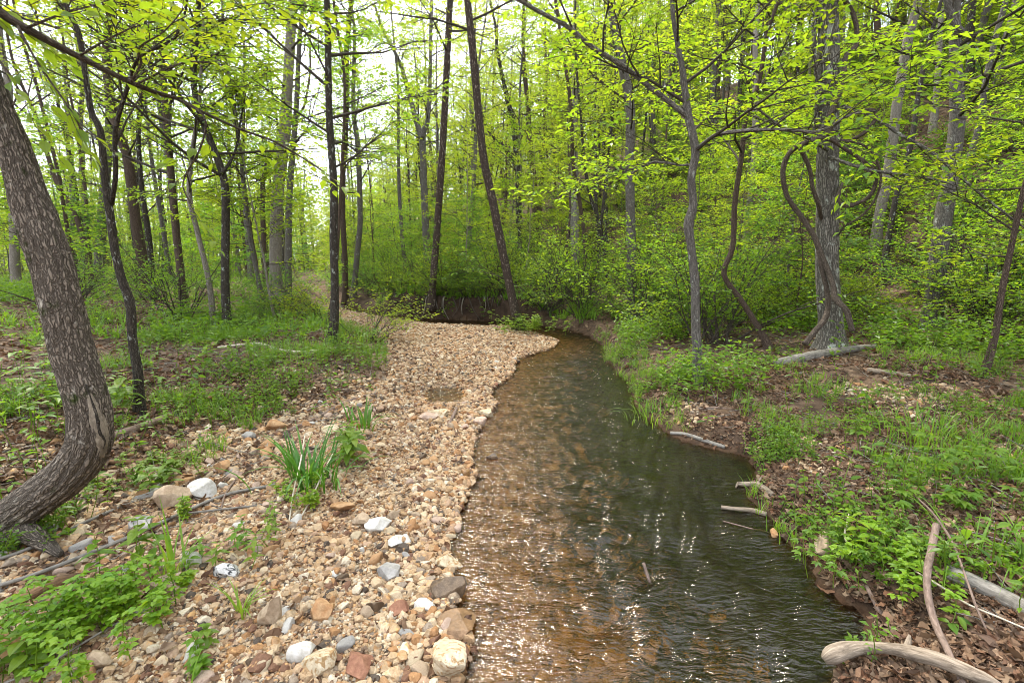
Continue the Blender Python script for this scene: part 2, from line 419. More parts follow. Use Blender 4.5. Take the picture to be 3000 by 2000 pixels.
L_EDGE = np.vstack([[(-1.0, -7), (-0.4, -1.5), (-0.26, 0.8)], pxl([(1060, 1568), (1085, 1490), (1058, 1400), (1050, 1340), (1035, 1270), (1060, 1180), (1095, 1090), (1085, 1030),
    (1110, 970), (1145, 925), (1125, 900), (1172, 868), (1195, 825), (1272, 800), (1284, 783), (1222, 764), (1180, 750), (1090, 748), (1000, 744), (900, 731), (820, 719), (760, 701), (735, 675), (705, 657)])])
R_EDGE = np.vstack([[(0.9, -7), (1.0, -1.5), (1.1, 0.8)], pxl([(1900, 1560), (1995, 1440), (1960, 1400), (1880, 1345), (1800, 1255), (1748, 1190), (1715, 1140), (1742, 1080), (1700, 1052),
    (1600, 1025), (1540, 1003), (1460, 945), (1440, 880), (1395, 835), (1378, 790), (1335, 766), (1262, 750), (1150, 738), (1000, 734), (900, 723), (838, 712), (778, 694), (752, 670), (718, 653)])])
WATER = np.vstack([L_EDGE, R_EDGE[::-1]])
G_EDGE = np.vstack([pxl([(760, 700), (735, 715), (790, 750), (850, 772), (893, 805), (905, 850), (885, 895), (770, 940), (660, 965), (520, 1015), (420, 1080), (290, 1150), (60, 1290)], 0.12), [(-3.2, 1.4), (-4.5, 0.5), (-6, -7)]])
GRAVEL = np.vstack([L_EDGE[:-1], G_EDGE])
FOOT = np.array([(4.6, -8), (5.0, 2.5), (6.2, 8), (6.0, 13), (2.5, 21), (-6, 34), (-18, 60), (-45, 130), (-120, 320)], float)

def seg_dist(x, y, PL, sign=False):
    best = np.full(x.shape, 1e9); sg = np.ones(x.shape)
    for (ax, ay), (bx, by) in zip(PL[:-1], PL[1:]):
        dx, dy = bx - ax, by - ay; l2 = dx * dx + dy * dy + 1e-12
        t = np.clip(((x - ax) * dx + (y - ay) * dy) / l2, 0, 1)
        ex = x - ax - t * dx; ey = y - ay - t * dy; d = ex * ex + ey * ey
        if sign: sg = np.where(d < best, np.sign(dy * (x - ax) - dx * (y - ay)), sg)
        best = np.minimum(best, d)
    d = np.sqrt(best)
    return d * sg if sign else d
def inside(x, y, PG):
    c = np.zeros(x.shape, bool); n = len(PG); j = n - 1
    for i in range(n):
        xi, yi = PG[i]; xj, yj = PG[j]
        c ^= ((yi > y) != (yj > y)) & (x < (xj - xi) * (y - yi) / (yj - yi + 1e-12) + xi)
        j = i
    return c

PUD = flat(1012, 908)
def land(x, y):
    """ground height and zone masks"""
    x = np.asarray(x, float); y = np.asarray(y, float)
    jx = x + 0.10 * (vnoise(x * 4, y * 4, 3) - .5) + 0.05 * (vnoise(x * 11, y * 11, 4) - .5)
    jy = y + 0.10 * (vnoise(x * 4, y * 4, 5) - .5) + 0.05 * (vnoise(x * 11, y * 11, 6) - .5)
    dL = seg_dist(jx, jy, L_EDGE); dR = seg_dist(jx, jy, R_EDGE)
    inw = inside(jx, jy, WATER)
    kx = x + .55 * (fbm(x * 1.7, y * 1.7, 7, 3) - .45) * sst(.3, .9, dL); ky = y + .55 * (fbm(x * 1.7, y * 1.7, 8, 3) - .45) * sst(.3, .9, dL)
    ing = inside(kx, ky, GRAVEL); dG = seg_dist(kx, ky, G_EDGE)
    n1 = fbm(x * 0.8, y * 0.8, 21) - 0.47; n2 = fbm(x * 3.1, y * 3.1, 31) - 0.47; n3 = fbm(x * 0.11, y * 0.11, 41) - 0.47
    # stream bed: shelving on the bar side, deep under the right bank
    bed = -0.02 - 0.10 * sst(0, 0.5, dL) - 0.16 * sst(0.4, 1.5, dL) * sst(0.0, 0.4, dR) - 0.05 * sst(0, .12, dR) + 0.03 * n2
    # left: bar then floodplain
    bar = 0.015 + 0.12 * sst(0.0, 1.4, dL) + 0.05 * n1 + 0.02 * n2
    bar = bar - 0.23 * np.exp(-(((x - PUD[0]) / 0.26) ** 2 + ((y - PUD[1]) / 0.36) ** 2))
    plain = np.where(ing, 0.0, 0.22 * sst(0.0, 1.2, dG) + 0.22 * sst(1.0, 7.0, dG)) + np.where(ing, 0, 1) * (0.22 * n1 * sst(0, 1.5, dG) + 0.05 * n2)
    plain = plain * sst(0.15, 0.9, dL)
    left = bar + plain + 0.8 * n3 * sst(15, 40, y)
    # right: bank, terrace, hillside
    cut = sst(9.5, 12.0, y) * (1 - sst(15, 20, y)) * (1 - sst(0.3, 1.1, x)) * sst(-4.4, -3.2, x)
    bh = 0.10 + 0.36 * cut + 0.12 * sst(4, 7, y)
    dRj = dR + cut * (0.28 * (fbm(x * 2.2, y * 2.2, 71) - .45) + 0.10 * (vnoise(x * 7, y * 7, 72) - .5))
    right = 0.0 + bh * sst(0.0, 0.34 - 0.04 * cut, dRj) + 0.10 * np.minimum(dR, 3.0) + (0.16 * n1 + 0.06 * n2) * sst(0, .8, dR)
    lside = (dL < dR) & ~inw
    z = np.where(inw, bed, np.where(lside, left, right))
    f = seg_dist(x, y, FOOT, True)
    hill = np.where(f > 0, 0.60 * f * sst(0.0, 7.0, f), 0.0); hill = 36 * np.tanh(hill / 36.0) * (1 + 0.0 * f)
    hill = hill + np.where(f > 0, (1.6 * n3 + 0.5 * n1) * sst(0, 8, f), 0)
    z = z + np.where(inw, 0, hill)
    return z, dict(inw=inw, dL=dL, dR=dR, lside=lside, ing=ing & ~inw, dG=dG, hill=f, cut=cut)
def gz(x, y): return float(land(np.array([x]), np.array([y]))[0][0])
def ground(u, v):
    """where the line of sight meets the land"""
    d = ray(u, v); t = np.arange(1.0, 70, 0.02)
    P = d[None] * t[:, None]; P[:, 2] += CAM_H
    z = land(P[:, 0], P[:, 1])[0]; z = np.maximum(z, 0.0)
    k = int(np.argmax(P[:, 2] < z)) or len(t) - 1
    return np.array([P[k, 0], P[k, 1], z[k]])

def axis(lo, hi, f0, f1, fine):
    a = list(np.arange(f0, f1, fine)); s = fine
    while a[-1] < hi: s *= 1.09; a.append(a[-1] + s)
    s = fine
    while a[0] > lo: s *= 1.09; a.insert(0, a[0] - s)
    return np.array(a)
gx = axis(-420, 420, -5.0, 5.0, 0.05); gy = axis(-60, 620, 0.8, 14.5, 0.05)
GX, GY = np.meshgrid(gx, gy, indexing='ij')
GZ, ZM = land(GX, GY)
nx, ny = GX.shape
V = np.stack([GX, GY, GZ], -1).reshape(-1, 3)
ii, jj = np.meshgrid(np.arange(nx - 1), np.arange(ny - 1), indexing='ij')
a = ii * ny + jj
me = make_mesh("ground", V, [np.stack([a, a + ny, a + ny + 1, a + 1], -1).reshape(-1, 4)], True)
def attr(me, name, arr):
    at = me.attributes.new(name, 'FLOAT', 'POINT'); at.data.foreach_set("value", np.asarray(arr, np.float32).ravel())
grav = np.where(ZM['ing'], 1.0, 0.0) * np.clip(0.4 + ZM['dG'] / 0.5, 0, 1)
grav = np.maximum(grav, np.where(ZM['inw'], 1, 0)); grav = np.maximum(grav, np.where(~ZM['ing'] & ZM['lside'], 0.45 * (1 - sst(0, 0.7, ZM['dG'])), 0))
silt_depth_dark = np.where(ZM['inw'], sst(0.10, 0.95, ZM['dL'] + 0.5 * (fbm(GX * 2, GY * 2, 77) - .5)), 0.0)  # dark silt, also painting the light lost in deeper water into the bed
wet = np.where(ZM['inw'], 1.0, np.exp(-np.minimum(ZM['dL'], ZM['dR']) / 0.07))
soil = np.where(ZM['lside'] | ZM['inw'], 0, (1 - sst(0.2, 0.75, ZM['dR'])) * (.45 + .55 * ZM['cut']))
attr(me, "gravelly", grav); attr(me, "silt_depth_dark", silt_depth_dark); attr(me, "wet", wet); attr(me, "soil", soil)

def ground_mat():
    m, n, out = new_mat("ground")
    ob = n.nodes.new("ShaderNodeTexCoord").outputs['Object']
    A = lambda k: ND(n, "Attribute", attribute_name=k).outputs['Fac']
    # leaf litter floor
    vl = ND(n, "TexVoronoi", Scale=17.0); n.links.new(ob, vl.inputs['Vector'])
    lc = ramp(n, [(0.0, (0.075, 0.045, 0.026)), (0.3, (0.14, 0.09, 0.055)), (0.55, (0.05, 0.032, 0.021)), (0.8, (0.18, 0.12, 0.078)), (1.0, (0.09, 0.05, 0.03))])
    sep = n.nodes.new("ShaderNodeSeparateColor"); n.links.new(vl.outputs['Color'], sep.inputs[0]); n.links.new(sep.outputs[0], lc.inputs[0])
    sc = ramp(n, [(0.35, (0.026, 0.017, 0.012)), (0.7, (0.08, 0.05, 0.033))]); n.links.new(noise(n, ob, 5, 7, 0.7), sc.inputs[0])
    floor = mixc(n, rng01(n, noise(n, ob, 2.3, 5, 0.6), 0.38, 0.58), sc.outputs[0], lc.outputs[0])
    floor = mixc(n, A("soil"), floor, sc.outputs[0])
    # fine gravel and sand
    vg = ND(n, "TexVoronoi", Scale=75.0); n.links.new(ob, vg.inputs['Vector'])
    sep2 = n.nodes.new("ShaderNodeSeparateColor"); n.links.new(vg.outputs['Color'], sep2.inputs[0])
    gc = ramp(n, STONE_RAMP, 'CONSTANT'); n.links.new(sep2.outputs[0], gc.inputs[0])
    gcol = mixc(n, 0.35, gc.outputs[0], (0.33, 0.21, 0.12))
    gcol = mixc(n, rng01(n, vg.outputs['Distance'], 0.45, 0.8), gcol, (0.10, 0.06, 0.035))
    bedc = ramp(n, [(0.35, (0.016, 0.018, 0.020)), (0.72, (0.046, 0.036, 0.026))]); n.links.new(noise(n, ob, 3.5, 6, 0.65), bedc.inputs[0])  # slate silt tone, kept dark to stand in for deep-water dimming
    col = mixc(n, A("gravelly"), floor, gcol)
    col = mixc(n, A("wet"), col, mixc(n, 1.0, col, (0.52, 0.40, 0.26), 'MULTIPLY'))
    col = mixc(n, A("silt_depth_dark"), col, bedc.outputs[0])
    h = math_n(n, 'ADD', math_n(n, 'MULTIPLY', vl.outputs['Distance'], 0.6), noise(n, ob, 30, 5, 0.7))
    principled(n, out, col, 0.95, 0.15, bump(n, h, 0.8, 0.02)); return m
gnd = link("ground", me, ground_mat()); tag(gnd, kind='structure')

# ------------------------------------------------------------------ water
def water_mat():
    m, n, out = new_mat("stream_water")
    ob = n.nodes.new("ShaderNodeTexCoord").outputs['Object']
    mp = n.nodes.new("ShaderNodeMapping"); mp.inputs['Rotation'].default_value = (0, 0, math.radians(24)); mp.inputs['Scale'].default_value = (9, 24, 9)
    n.links.new(ob, mp.inputs[0]); n1 = noise(n, mp.outputs[0], 1.0, 3, 0.55, 1.2)
    mp2 = n.nodes.new("ShaderNodeMapping"); mp2.inputs['Rotation'].default_value = (0, 0, math.radians(-20)); mp2.inputs['Scale'].default_value = (18, 42, 18)
    n.links.new(ob, mp2.inputs[0]); n2 = noise(n, mp2.outputs[0], 1.0, 2, 0.5, 0.8)
    h = math_n(n, 'ADD', n1, math_n(n, 'MULTIPLY', n2, 0.4))
    b = ND(n, "Bump", Distance=0.016, Strength=0.8); n.links.new(h, b.inputs['Height'])
    g = ND(n, "BsdfGlass", IOR=1.65, Roughness=0.06); g.inputs['Color'].default_value = (0.79, 0.73, 0.62, 1)
    n.links.new(b.outputs[0], g.inputs['Normal']); n.links.new(g.outputs[0], out.inputs[0]); return m
def ripples(X, Y):
    """low running waves: crests swing round from across the stream to along the right bank"""
    wx_ = 0.35 * (fbm(X * 1.1, Y * 1.1, 52, 2) - .5); wy_ = 0.35 * (fbm(X * 1.1, Y * 1.1, 53, 2) - .5)
    t = 0.25 + 0.75 * sst(-.1, 1.3, X - .12 * Y); c, s_ = np.cos(-t * .75), np.sin(-t * .75)
    U = (X + wx_) * c - (Y + wy_) * s_; W_ = (X + wx_) * s_ + (Y + wy_) * c
    amp = .5 + 1.1 * sst(.38, .62, fbm(X * .8, Y * .55, 54, 2)) + .5 * (1 - sst(2.2, 4.2, Y)); amp = amp * (1 - .35 * sst(4, 9, Y))
    amp = amp * (.38 + .62 * sst(.15, .8, X - np.interp(Y, [1.7, 2.6, 3.6, 5.4, 6.7, 9.5], [-.2, -.35, -.28, -.18, -.04, .8])))
    return amp * (0.062 * (fbm(U * 2.4, W_ * 7.0, 51, 2) - .37) + 0.016 * (fbm(U * 5, W_ * 17, 61, 2) - .37))
wx = np.arange(-2.2, 3.0, 0.016); wy = np.arange(-1.0, 14.5, 0.016)
def water_patch(wx, wy):
    X, Y = np.meshgrid(wx, wy, indexing='ij'); cs = max(1, int(.048 / (wx[1] - wx[0])))
    Zc = land(X[::cs, ::cs], Y[::cs, ::cs])[0]; Z = np.repeat(np.repeat(Zc, cs, 0), cs, 1)[:X.shape[0], :X.shape[1]]
    keep = (Z < 0.025); wz = ripples(X, Y)
    ny = X.shape[1]; a = (np.arange(len(wx) - 1)[:, None] * ny + np.arange(len(wy) - 1)[None, :])
    k = keep[:-1, :-1] | keep[1:, :-1] | keep[:-1, 1:] | keep[1:, 1:]
    q = np.stack([a, a + ny, a + ny + 1, a + 1], -1)[k]
    used = np.unique(q); re = np.full(X.size, -1); re[used] = np.arange(len(used))
    return np.stack([X, Y, wz], -1).reshape(-1, 3)[used], re[q]
mb = MB()
WV, WQ = water_patch(wx, wy); mb.add(WV, None, WQ)
WV, WQ = water_patch(np.arange(-16, -2.19, 0.08), np.arange(10, 30, 0.08)); mb.add(WV, None, WQ)
tag(mb.build("stream_water", water_mat(), None, True), kind='structure')

# ------------------------------------------------------------------ how trees grow
def rotz(d, a):
    c, s = np.cos(a), np.sin(a)
    return np.stack([d[:, 0] * c - d[:, 1] * s, d[:, 0] * s + d[:, 1] * c, d[:, 2]], -1)
def poly(rng, st, d, L, n, wob, lift):
    m = len(st); d = nrm(d); P = np.zeros((m, n, 3)); P[:, 0] = st; cur = d.copy()
    L = np.broadcast_to(L, (m,))
    for i in range(1, n):
        cur = nrm(cur + rng.normal(0, wob, (m, 3)) + np.array([0, 0, lift]))
        P[:, i] = P[:, i - 1] + cur * (L / (n - 1))[:, None]
    return P
def at(P, f):
    n = P.shape[1]; x = np.clip(f, 0, 0.999) * (n - 1); i = x.astype(int); k = np.arange(len(P)); a = P[k, i]; b = P[k, i + 1]
    return a + (b - a) * (x - i)[:, None], nrm(b - a)
def foliage(rng, wood, leaf, B, r0, nsub=7, ntw=4, nleaf=7, sub=0.45, tw=(0.2, 0.45), size=(0.06, 0.1), flat_=0.4, wid=0.52, sides=4, hi=False, f0=0.2, droop=.25):
    """B (m,n,3) branches with base radii r0: adds them, their side branches and twigs to wood, the leaves to leaf"""
    m, n, _ = B.shape; L = np.linalg.norm(np.diff(B, axis=1), axis=2).sum(1)
    tp = np.linspace(1, 0.18, n)[None]
    v, q = tubes(B, r0[:, None] * tp, max(sides, 5)); wood.add(v, None, q)
    S0 = np.repeat(B, nsub, 0); f = f0 + (0.98 - f0) * (np.tile(np.arange(nsub), m) + rng.random(m * nsub)) / nsub
    p, d = at(S0, f); sg = np.where((np.tile(np.arange(nsub), m) % 2) == 0, 1, -1)
    d = rotz(d, sg * rng.uniform(0.5, 1.15, len(d))); d[:, 2] = d[:, 2] * 0.6 + rng.normal(0.04, 0.16, len(d))
    Ls = np.repeat(L, nsub) * sub * (1.15 - 0.75 * f) * rng.uniform(0.6, 1.2, len(f)) + 0.12
    S = poly(rng, p, d, Ls, 4, 0.13, 0.01)
    rs = np.repeat(r0, nsub) * 0.42 * (1.1 - 0.7 * f) + 0.0015
    v, q = tubes(S, rs[:, None] * np.linspace(1, 0.3, 4)[None], sides); wood.add(v, None, q)
    T0 = np.repeat(S, ntw, 0); k = len(S); f = 0.15 + 0.84 * (np.tile(np.arange(ntw), k) + rng.random(k * ntw)) / ntw
    p, d = at(T0, f); sg = np.where((np.tile(np.arange(ntw), k) % 2) == 0, 1, -1)
    d = rotz(d, sg * rng.uniform(0.3, 1.0, len(d))); d[:, 2] = d[:, 2] * 0.6 + rng.normal(0.05, 0.18, len(d))
    T = poly(rng, p, d, rng.uniform(*tw, len(d)), 3, 0.12, 0.0)
    v, q = tubes(T, np.full((len(T), 1), 0.0022) * np.array([[1.2, 0.9, 0.5]]) * (1 + 2 * size[0] * 2), 3); wood.add(v, None, q)
    F = np.repeat(T, nleaf, 0); k = len(T); f = 0.1 + 0.9 * (np.tile(np.arange(nleaf), k) + rng.random(k * nleaf)) / nleaf
    p, d = at(F, f); sg = np.where((np.tile(np.arange(nleaf), k) % 2) == 0, 1, -1)
    d = rotz(d, sg * rng.uniform(0.35, 1.25, len(d))); d[:, 2] = d[:, 2] * 0.4 + rng.normal(-0.12, 0.22, len(d))
    nn = np.array([0, 0, 1.0]) + rng.normal(0, flat_, (len(d), 3))
    leaves(leaf, p + rng.normal(0, 0.012, p.shape), d, nn, rng.uniform(size[0], size[1], len(d)), wid, hi=hi, droop=droop)

def limbs_from(rng, tr, lo, hi, nb, Lr, el=(0.1, 0.7), wob=0.10, lift=0.02, rmax=0.05):
    """branches that leave the trunk tr (x,y,z,r) between the heights lo and hi"""
    z = tr[:, 2]; hs = lo + (hi - lo) * (np.arange(nb) + rng.random(nb) * 0.9) / nb
    P = np.stack([np.interp(hs, z, tr[:, c]) for c in range(4)], 1)
    az = np.arange(nb) * 2.39996 + rng.uniform(-.5, .5, nb) + rng.random() * 6
    e = rng.uniform(*el, nb)
    d = np.stack([np.cos(az) * np.cos(e), np.sin(az) * np.cos(e), np.sin(e)], 1)
    f = (hs - lo) / max(hi - lo, .1)
    L = rng.uniform(*Lr, nb) * (1.0 - 0.55 * f)
    return poly(rng, P[:, :3], d, L, 7, wob, lift), np.minimum(np.minimum(P[:, 3] * 0.55, rmax), 0.006 + 0.0095 * L)

def EDGE(u): return math.sqrt(1 + ((u - 1176) / FPX) ** 2)
def trunk_path(pts, y, wob=0.0, seed=0, down=True):
    """outline points (u, v, width) on the standing plane at distance y, then rounded"""
    rng = np.random.default_rng(seed)
    out = []
    for u, v, wd in pts:
        p = at_depth(u, v, y); t = y / ray(u, v)[1]
        out.append([*p, wd * t / (2 * FPX) / EDGE(u)])
    out = np.array(out)
    if down:
        g = gz(out[0, 0], y)
        if out[0, 2] > g + 0.05: out = np.vstack([[out[0, 0], y, g - 0.05, out[0, 3] * 1.1], out])
        else: out[0, 2] = g - 0.06
    lean = rng.normal(0, wob)
    out[:, 1] += lean * (out[:, 2] - out[0, 2])
    return out
def carry_up(path, top, rng, r_end=0.025, wob=0.10):
    p = path[-1].copy(); d = nrm(nrm(path[-1, :3] - path[-2, :3]) * 0.8 + np.array([0, 0, 0.5])); rows = []
    h0 = p[2]; r0 = p[3]
    while p[2] < top:
        d = nrm(d + rng.normal(0, wob, 3) + np.array([0, 0, 0.12])); p = p.copy(); p[:3] += d * 0.8
        p[3] = max(r_end, r0 + (r_end - r0) * (p[2] - h0) / max(top - h0, .1)); rows.append(p)
    return np.vstack([path] + rows) if rows else path

def hand_tree(label, pts, y=None, top=13.0, bark='bark_grey', leaf='leaf_green', lo=3.0, nb=20, Lr=(1.6, 3.2), size=(0.055, 0.10), nleaf=6, limbs=(), name='tree',
              cat='tree', group=None, seed=None, sides=14, flare=0.5, bumpy=0.0, el=(0.1, 0.7), nsub=7, ntw=4, lean=0.03, step=0.12, leafy=7):
    seed = seed if seed is not None else int(pts[0][0] * 7 + pts[0][1])
    rng = np.random.default_rng(seed)
    if y is None: y = ground(pts[0][0], pts[0][1])[1]
    path = trunk_path(pts, y, lean, seed)
    path = carry_up(path, top, rng)
    base = path[0, :3].copy(); base[2] = gz(base[0], base[1])
    C4 = catmull(path, 8); C4 = resample(C4, step)
    C4[:, :3] -= base
    if flare: C4[:, 3] *= 1 + flare * np.exp(-np.maximum(C4[:, 2], 0) / 0.16)
    root = thing(name, label, cat, base, 0, group)
    tb = MB(); tube_one(tb, C4, sides, True, bumpy, seed, 0.10)
    wood = MB(); lf = MB()
    for L in limbs:                                   # limbs with a course of their own: (points, depth offset at the tip)
        q = np.array([[*at_depth(u, v, y + dy), wd * y / (2 * FPX) / EDGE(u)] for u, v, wd, dy in L]); q[:, :3] -= base
        q = resample(catmull(q, 8), 0.12); tube_one(tb, q, 8, True, 0, seed, 0.06)
        n = len(q); sel = np.linspace(int(n * .25), n - 1, 7).astype(int)
        B, r0 = limbs_from_line(rng, q[int(n * .3):], leafy, (0.7, 1.5) if leafy > 3 else (.4, .9))
        foliage(rng, wood, lf, B, r0, 5, 3, nleaf, size=size)
    if nb:
        B, r0 = limbs_from(rng, C4, lo, max(top - base[2] - 0.4, lo + 1), nb, Lr, el)
        foliage(rng, wood, lf, B, r0, nsub, ntw, nleaf, size=size)
    tb.build('trunk', M[bark], root, True)
    if wood.n:
        wood.build('limbs', M['twig'], root, True); lf.build('crown', M[leaf], root)
    return root
def limbs_from_line(rng, q, nb, Lr):
    k = np.clip((np.arange(nb) + rng.random(nb)) / nb * (len(q) - 1), 0, len(q) - 2).astype(int)
    p = q[k, :3]; d = nrm(q[k + 1, :3] - p); sg = np.where(np.arange(nb) % 2 == 0, 1, -1)
    d = rotz(d, sg * rng.uniform(0.4, 1.0, nb)); d[:, 2] += rng.normal(0.15, 0.2, nb)
    return poly(rng, p, d, rng.uniform(*Lr, nb), 6, 0.10, 0.01), np.minimum(q[k, 3] * 0.5, 0.012)

# ------------------------------------------------------------------ the trees one can tell apart
def bent_tree():
    y = ground(60, 1245)[1]
    pts = [(-70, 1275, 150), (-10, 1215, 138), (70, 1155, 124), (150, 1093, 122), (196, 1030, 118), (202, 960, 112), (183, 885, 112), (158, 815, 114), (140, 740, 112), (120, 660, 110), (96, 580, 110), (66, 500, 108), (38, 420, 98), (8, 330, 90), (-40, 210, 84), (-100, 60, 78)]
    path = trunk_path(pts, y, 0.0, 5, False); path[:, 3] *= .96; path[:, 1] += 0.02 * (path[:, 2] - path[0, 2])
    rng = np.random.default_rng(5); path = carry_up(path, 9.5, rng, 0.03)
    base = path[0, :3].copy(); base[2] = gz(base[0], base[1])
    C4 = resample(catmull(path, 10), 0.018); C4[:, :3] -= base
    root = thing('tree', "thick rough barked tree bent like a hook at its foot, with a pale split scar", 'tree', base)
    tb = MB(); low = C4[C4[:, 2] < 3.6]; up = C4[C4[:, 2] >= 3.55]
    tube_one(tb, low, 84, True, 0.013, 5, 0.07); tube_one(tb, resample(up, .1), 20, True, 0, 5, 0.05)
    for pr in ([(10, 1205, 92), (62, 1222, 70), (105, 1248, 44), (140, 1272, 18)], [(60, 1170, 80), (30, 1232, 76), (22, 1268, 60), (30, 1300, 24)]):
        rt = np.array([[*at_depth(u, v, y - .05 * k_), wd * y / (2 * FPX) / EDGE(u)] for k_, (u, v, wd) in enumerate(pr)]); rt[:, :3] -= base
        rm_ = MB(); tube_one(rm_, resample(catmull(rt, 8), .02), 40, True, .008, 9, .12); rm_.build('root', M['bark_bent'], root, True)
    tb.build('trunk', M['bark_bent'], root, True)
    # the scar: a pale strip of bare wood with rolled lips
    def on_side(u, v, off): 
        p = at_depth(u, v, y); c = np.array(p) - base
        k = np.argmin(np.linalg.norm(C4[:, :3] - c, axis=1)); dirn = nrm(np.array([0, 0, CAM_H]) - base - C4[k, :3])
        a = c - C4[k, :3]; T = nrm(C4[min(k + 1, len(C4) - 1), :3] - C4[k - 1, :3]); s = nrm(np.cross(T, dirn)); w_ = np.dot(a, s); r = C4[k, 3]
        w_ = np.clip(w_, -.93 * r, .93 * r)
        fwd = nrm(np.cross(s, T)); fwd = fwd if np.dot(fwd, dirn) > 0 else -fwd
        return C4[k, :3] + s * w_ + fwd * (math.sqrt(max(r * r - w_ * w_, 0)) + off) + T * np.dot(a, T)
    sc = MB(); cl = np.array([(206, 900), (214, 930), (224, 955), (232, 980), (238, 1005), (240, 1030), (238, 1052)], float); C2 = catmull(cl, 8); nn = len(C2); V_ = []
    for k, (u, v) in enumerate(C2):
        f = k / (nn - 1); wd = 20 * math.sin(math.pi * min(1, .04 + f * .95)) ** .8 * (1 + .12 * math.sin(k * .45)) + .4
        for j_ in np.linspace(-1, .8, 9): V_.append(on_side(u + j_ * wd, v, .0075 - .006 * abs(j_) ** 3))
    q_ = [[a * 9 + b, a * 9 + b + 1, a * 9 + b + 10, a * 9 + b + 9] for a in range(nn - 1) for b in range(8)]
    sc.add(np.array(V_), None, np.array(q_), np.array(V_)); sc.build('bare_wood', M['scar'], root, True)
    ck = MB(); line = np.array([on_side(u, v, .004) for u, v in catmull(np.array([(197, 880), (212, 925), (221, 950), (228, 985), (240, 1008), (236, 1030)], float), 5)])
    tube_one(ck, np.c_[line, .006 * np.sin(np.linspace(.2, 3, len(line))) + .002], 8, True, 0, 3, .4); ck.build('crack', M['bark_dark'], root, True)
    wood, lf = MB(), MB(); B, r0 = limbs_from(rng, C4, 4.2, 9.0, 12, (1.5, 2.8))
    foliage(rng, wood, lf, B, r0, 6, 4, 6, size=(.06, .1)); wood.build('limbs', M['twig'], root, True); lf.build('crown', M['leaf_lime'], root)
bent_tree()

hand_tree("thin dark trunk spotted with pale lichen, close behind the bent tree", [(320, 949, 24), (316, 850, 24), (305, 784, 23), (300, 700, 24), (280, 640, 22), (265, 575, 22), (255, 500, 21), (242, 400, 20), (232, 300, 18), (210, 250, 16), (185, 85, 15), (150, 0, 14)],
          bark='bark_dark', leaf='leaf_lime', top=8, lo=3.0, nb=22, Lr=(1.0, 2.4), sides=18, step=.06,
          limbs=[[(256, 470, 12, 0), (266, 400, 12, -.1), (265, 300, 11, -.2), (292, 205, 9, -.3), (320, 130, 7, -.4), (400, 90, 5, -.5), (430, 10, 4, -.6)]])
hand_tree("brown leaning trunk right of the lichen spotted one, darker twin close behind it", [(340, 688, 28), (330, 600, 28), (317, 500, 26), (305, 375, 25), (285, 310, 24), (268, 240, 22), (262, 120, 18), (280, 0, 16)], bark='bark_brown', leaf='leaf_lime', top=12, lo=3.4, nb=28)
hand_tree("dark thin trunk just behind the right edge of a brown leaning one", [(352, 668, 15), (345, 550, 15), (330, 430, 13), (325, 300, 12), (340, 150, 10)], y=13.5, bark='bark_dark', top=11, lo=4, nb=14)
hand_tree("slim dark trunk curving far left behind the bent tree's top", [(215, 670, 16), (200, 600, 15), (170, 500, 14), (125, 425, 13), (100, 360, 12), (70, 270, 11), (30, 185, 9), (5, 120, 8)], bark='bark_brown', leaf='leaf_lime', top=10, lo=4.4, nb=14)
hand_tree("stout grey trunk in the far left distance behind slim dark ones", [(226, 640, 28), (228, 560, 27), (232, 470, 25), (240, 300, 22), (235, 100, 18)], y=22, bark='bark_grey', leaf='leaf_far', top=17, lo=5)
hand_tree("pale grey trunk at the left edge of the flood plain", [(38, 655, 26), (34, 600, 26), (30, 480, 24), (20, 300, 22)], y=20, bark='bark_pale', leaf='leaf_far', top=16, lo=5)
hand_tree("crooked brown trunk midway between the lichen spotted tree and the nearly black one", [(424, 715, 20), (415, 625, 19), (402, 500, 19), (392, 375, 18), (382, 250, 17), (374, 120, 14), (370, 0, 12)], bark='bark_brown', leaf='leaf_lime', top=12, lo=3.0, nb=28)
hand_tree("pale wavy slender trunk between two dark ones on the left bank", [(490, 745, 15), (482, 650, 14), (455, 525, 13), (440, 450, 13), (447, 360, 12), (462, 270, 10), (470, 190, 8), (478, 60, 7)], bark='bark_pale', leaf='leaf_green', top=8, lo=2.2, nb=22, Lr=(1.0, 2.2))
hand_tree("nearly black straight trunk on the left bank, leaning back at the top", [(522, 758, 22), (515, 650, 21), (512, 450, 20), (500, 385, 19), (470, 310, 18), (440, 225, 16), (432, 150, 15), (440, 0, 13)], bark='bark_dark', leaf='leaf_green', top=12, lo=2.8, nb=30,
          limbs=[[(508, 400, 9, 0), (530, 370, 7, .2), (545, 330, 5, .4), (560, 230, 4, .5)]])
hand_tree("thin grey sapling trunk left of the big pale double trunk", [(605, 728, 12), (595, 650, 11), (575, 550, 11), (560, 425, 10), (550, 325, 9), (530, 200, 8), (515, 100, 7), (512, 0, 6)], bark='bark_grey', leaf='leaf_green', top=9, lo=2.2, nb=26, Lr=(.9, 2.2))
hand_tree("big pale grey straight trunk, the larger of a pair left of the stream", [(637, 695, 32), (632, 600, 30), (635, 450, 29), (650, 300, 28), (655, 200, 26), (665, 0, 22)], bark='bark_pale', leaf='leaf_green', top=16, lo=3.6, nb=34, Lr=(1.8, 3.6),
          limbs=[[(663, 30, 12, 0), (690, 12, 10, .1), (714, 8, 9, .2), (790, -40, 6, .3)]])
hand_tree("slimmer dark trunk standing close right of the big pale one", [(662, 660, 16), (660, 450, 15), (672, 250, 13), (676, 100, 11), (684, 0, 10)], y=15.5, bark='bark_grey', leaf='leaf_green', top=14, lo=4)
hand_tree("dark far trunk just left of the big pale one", [(610, 650, 13), (607, 450, 12), (618, 390, 11), (640, 330, 9), (700, 260, 6)], y=20, bark='bark_brown', leaf='leaf_lime', top=11, lo=3.5)
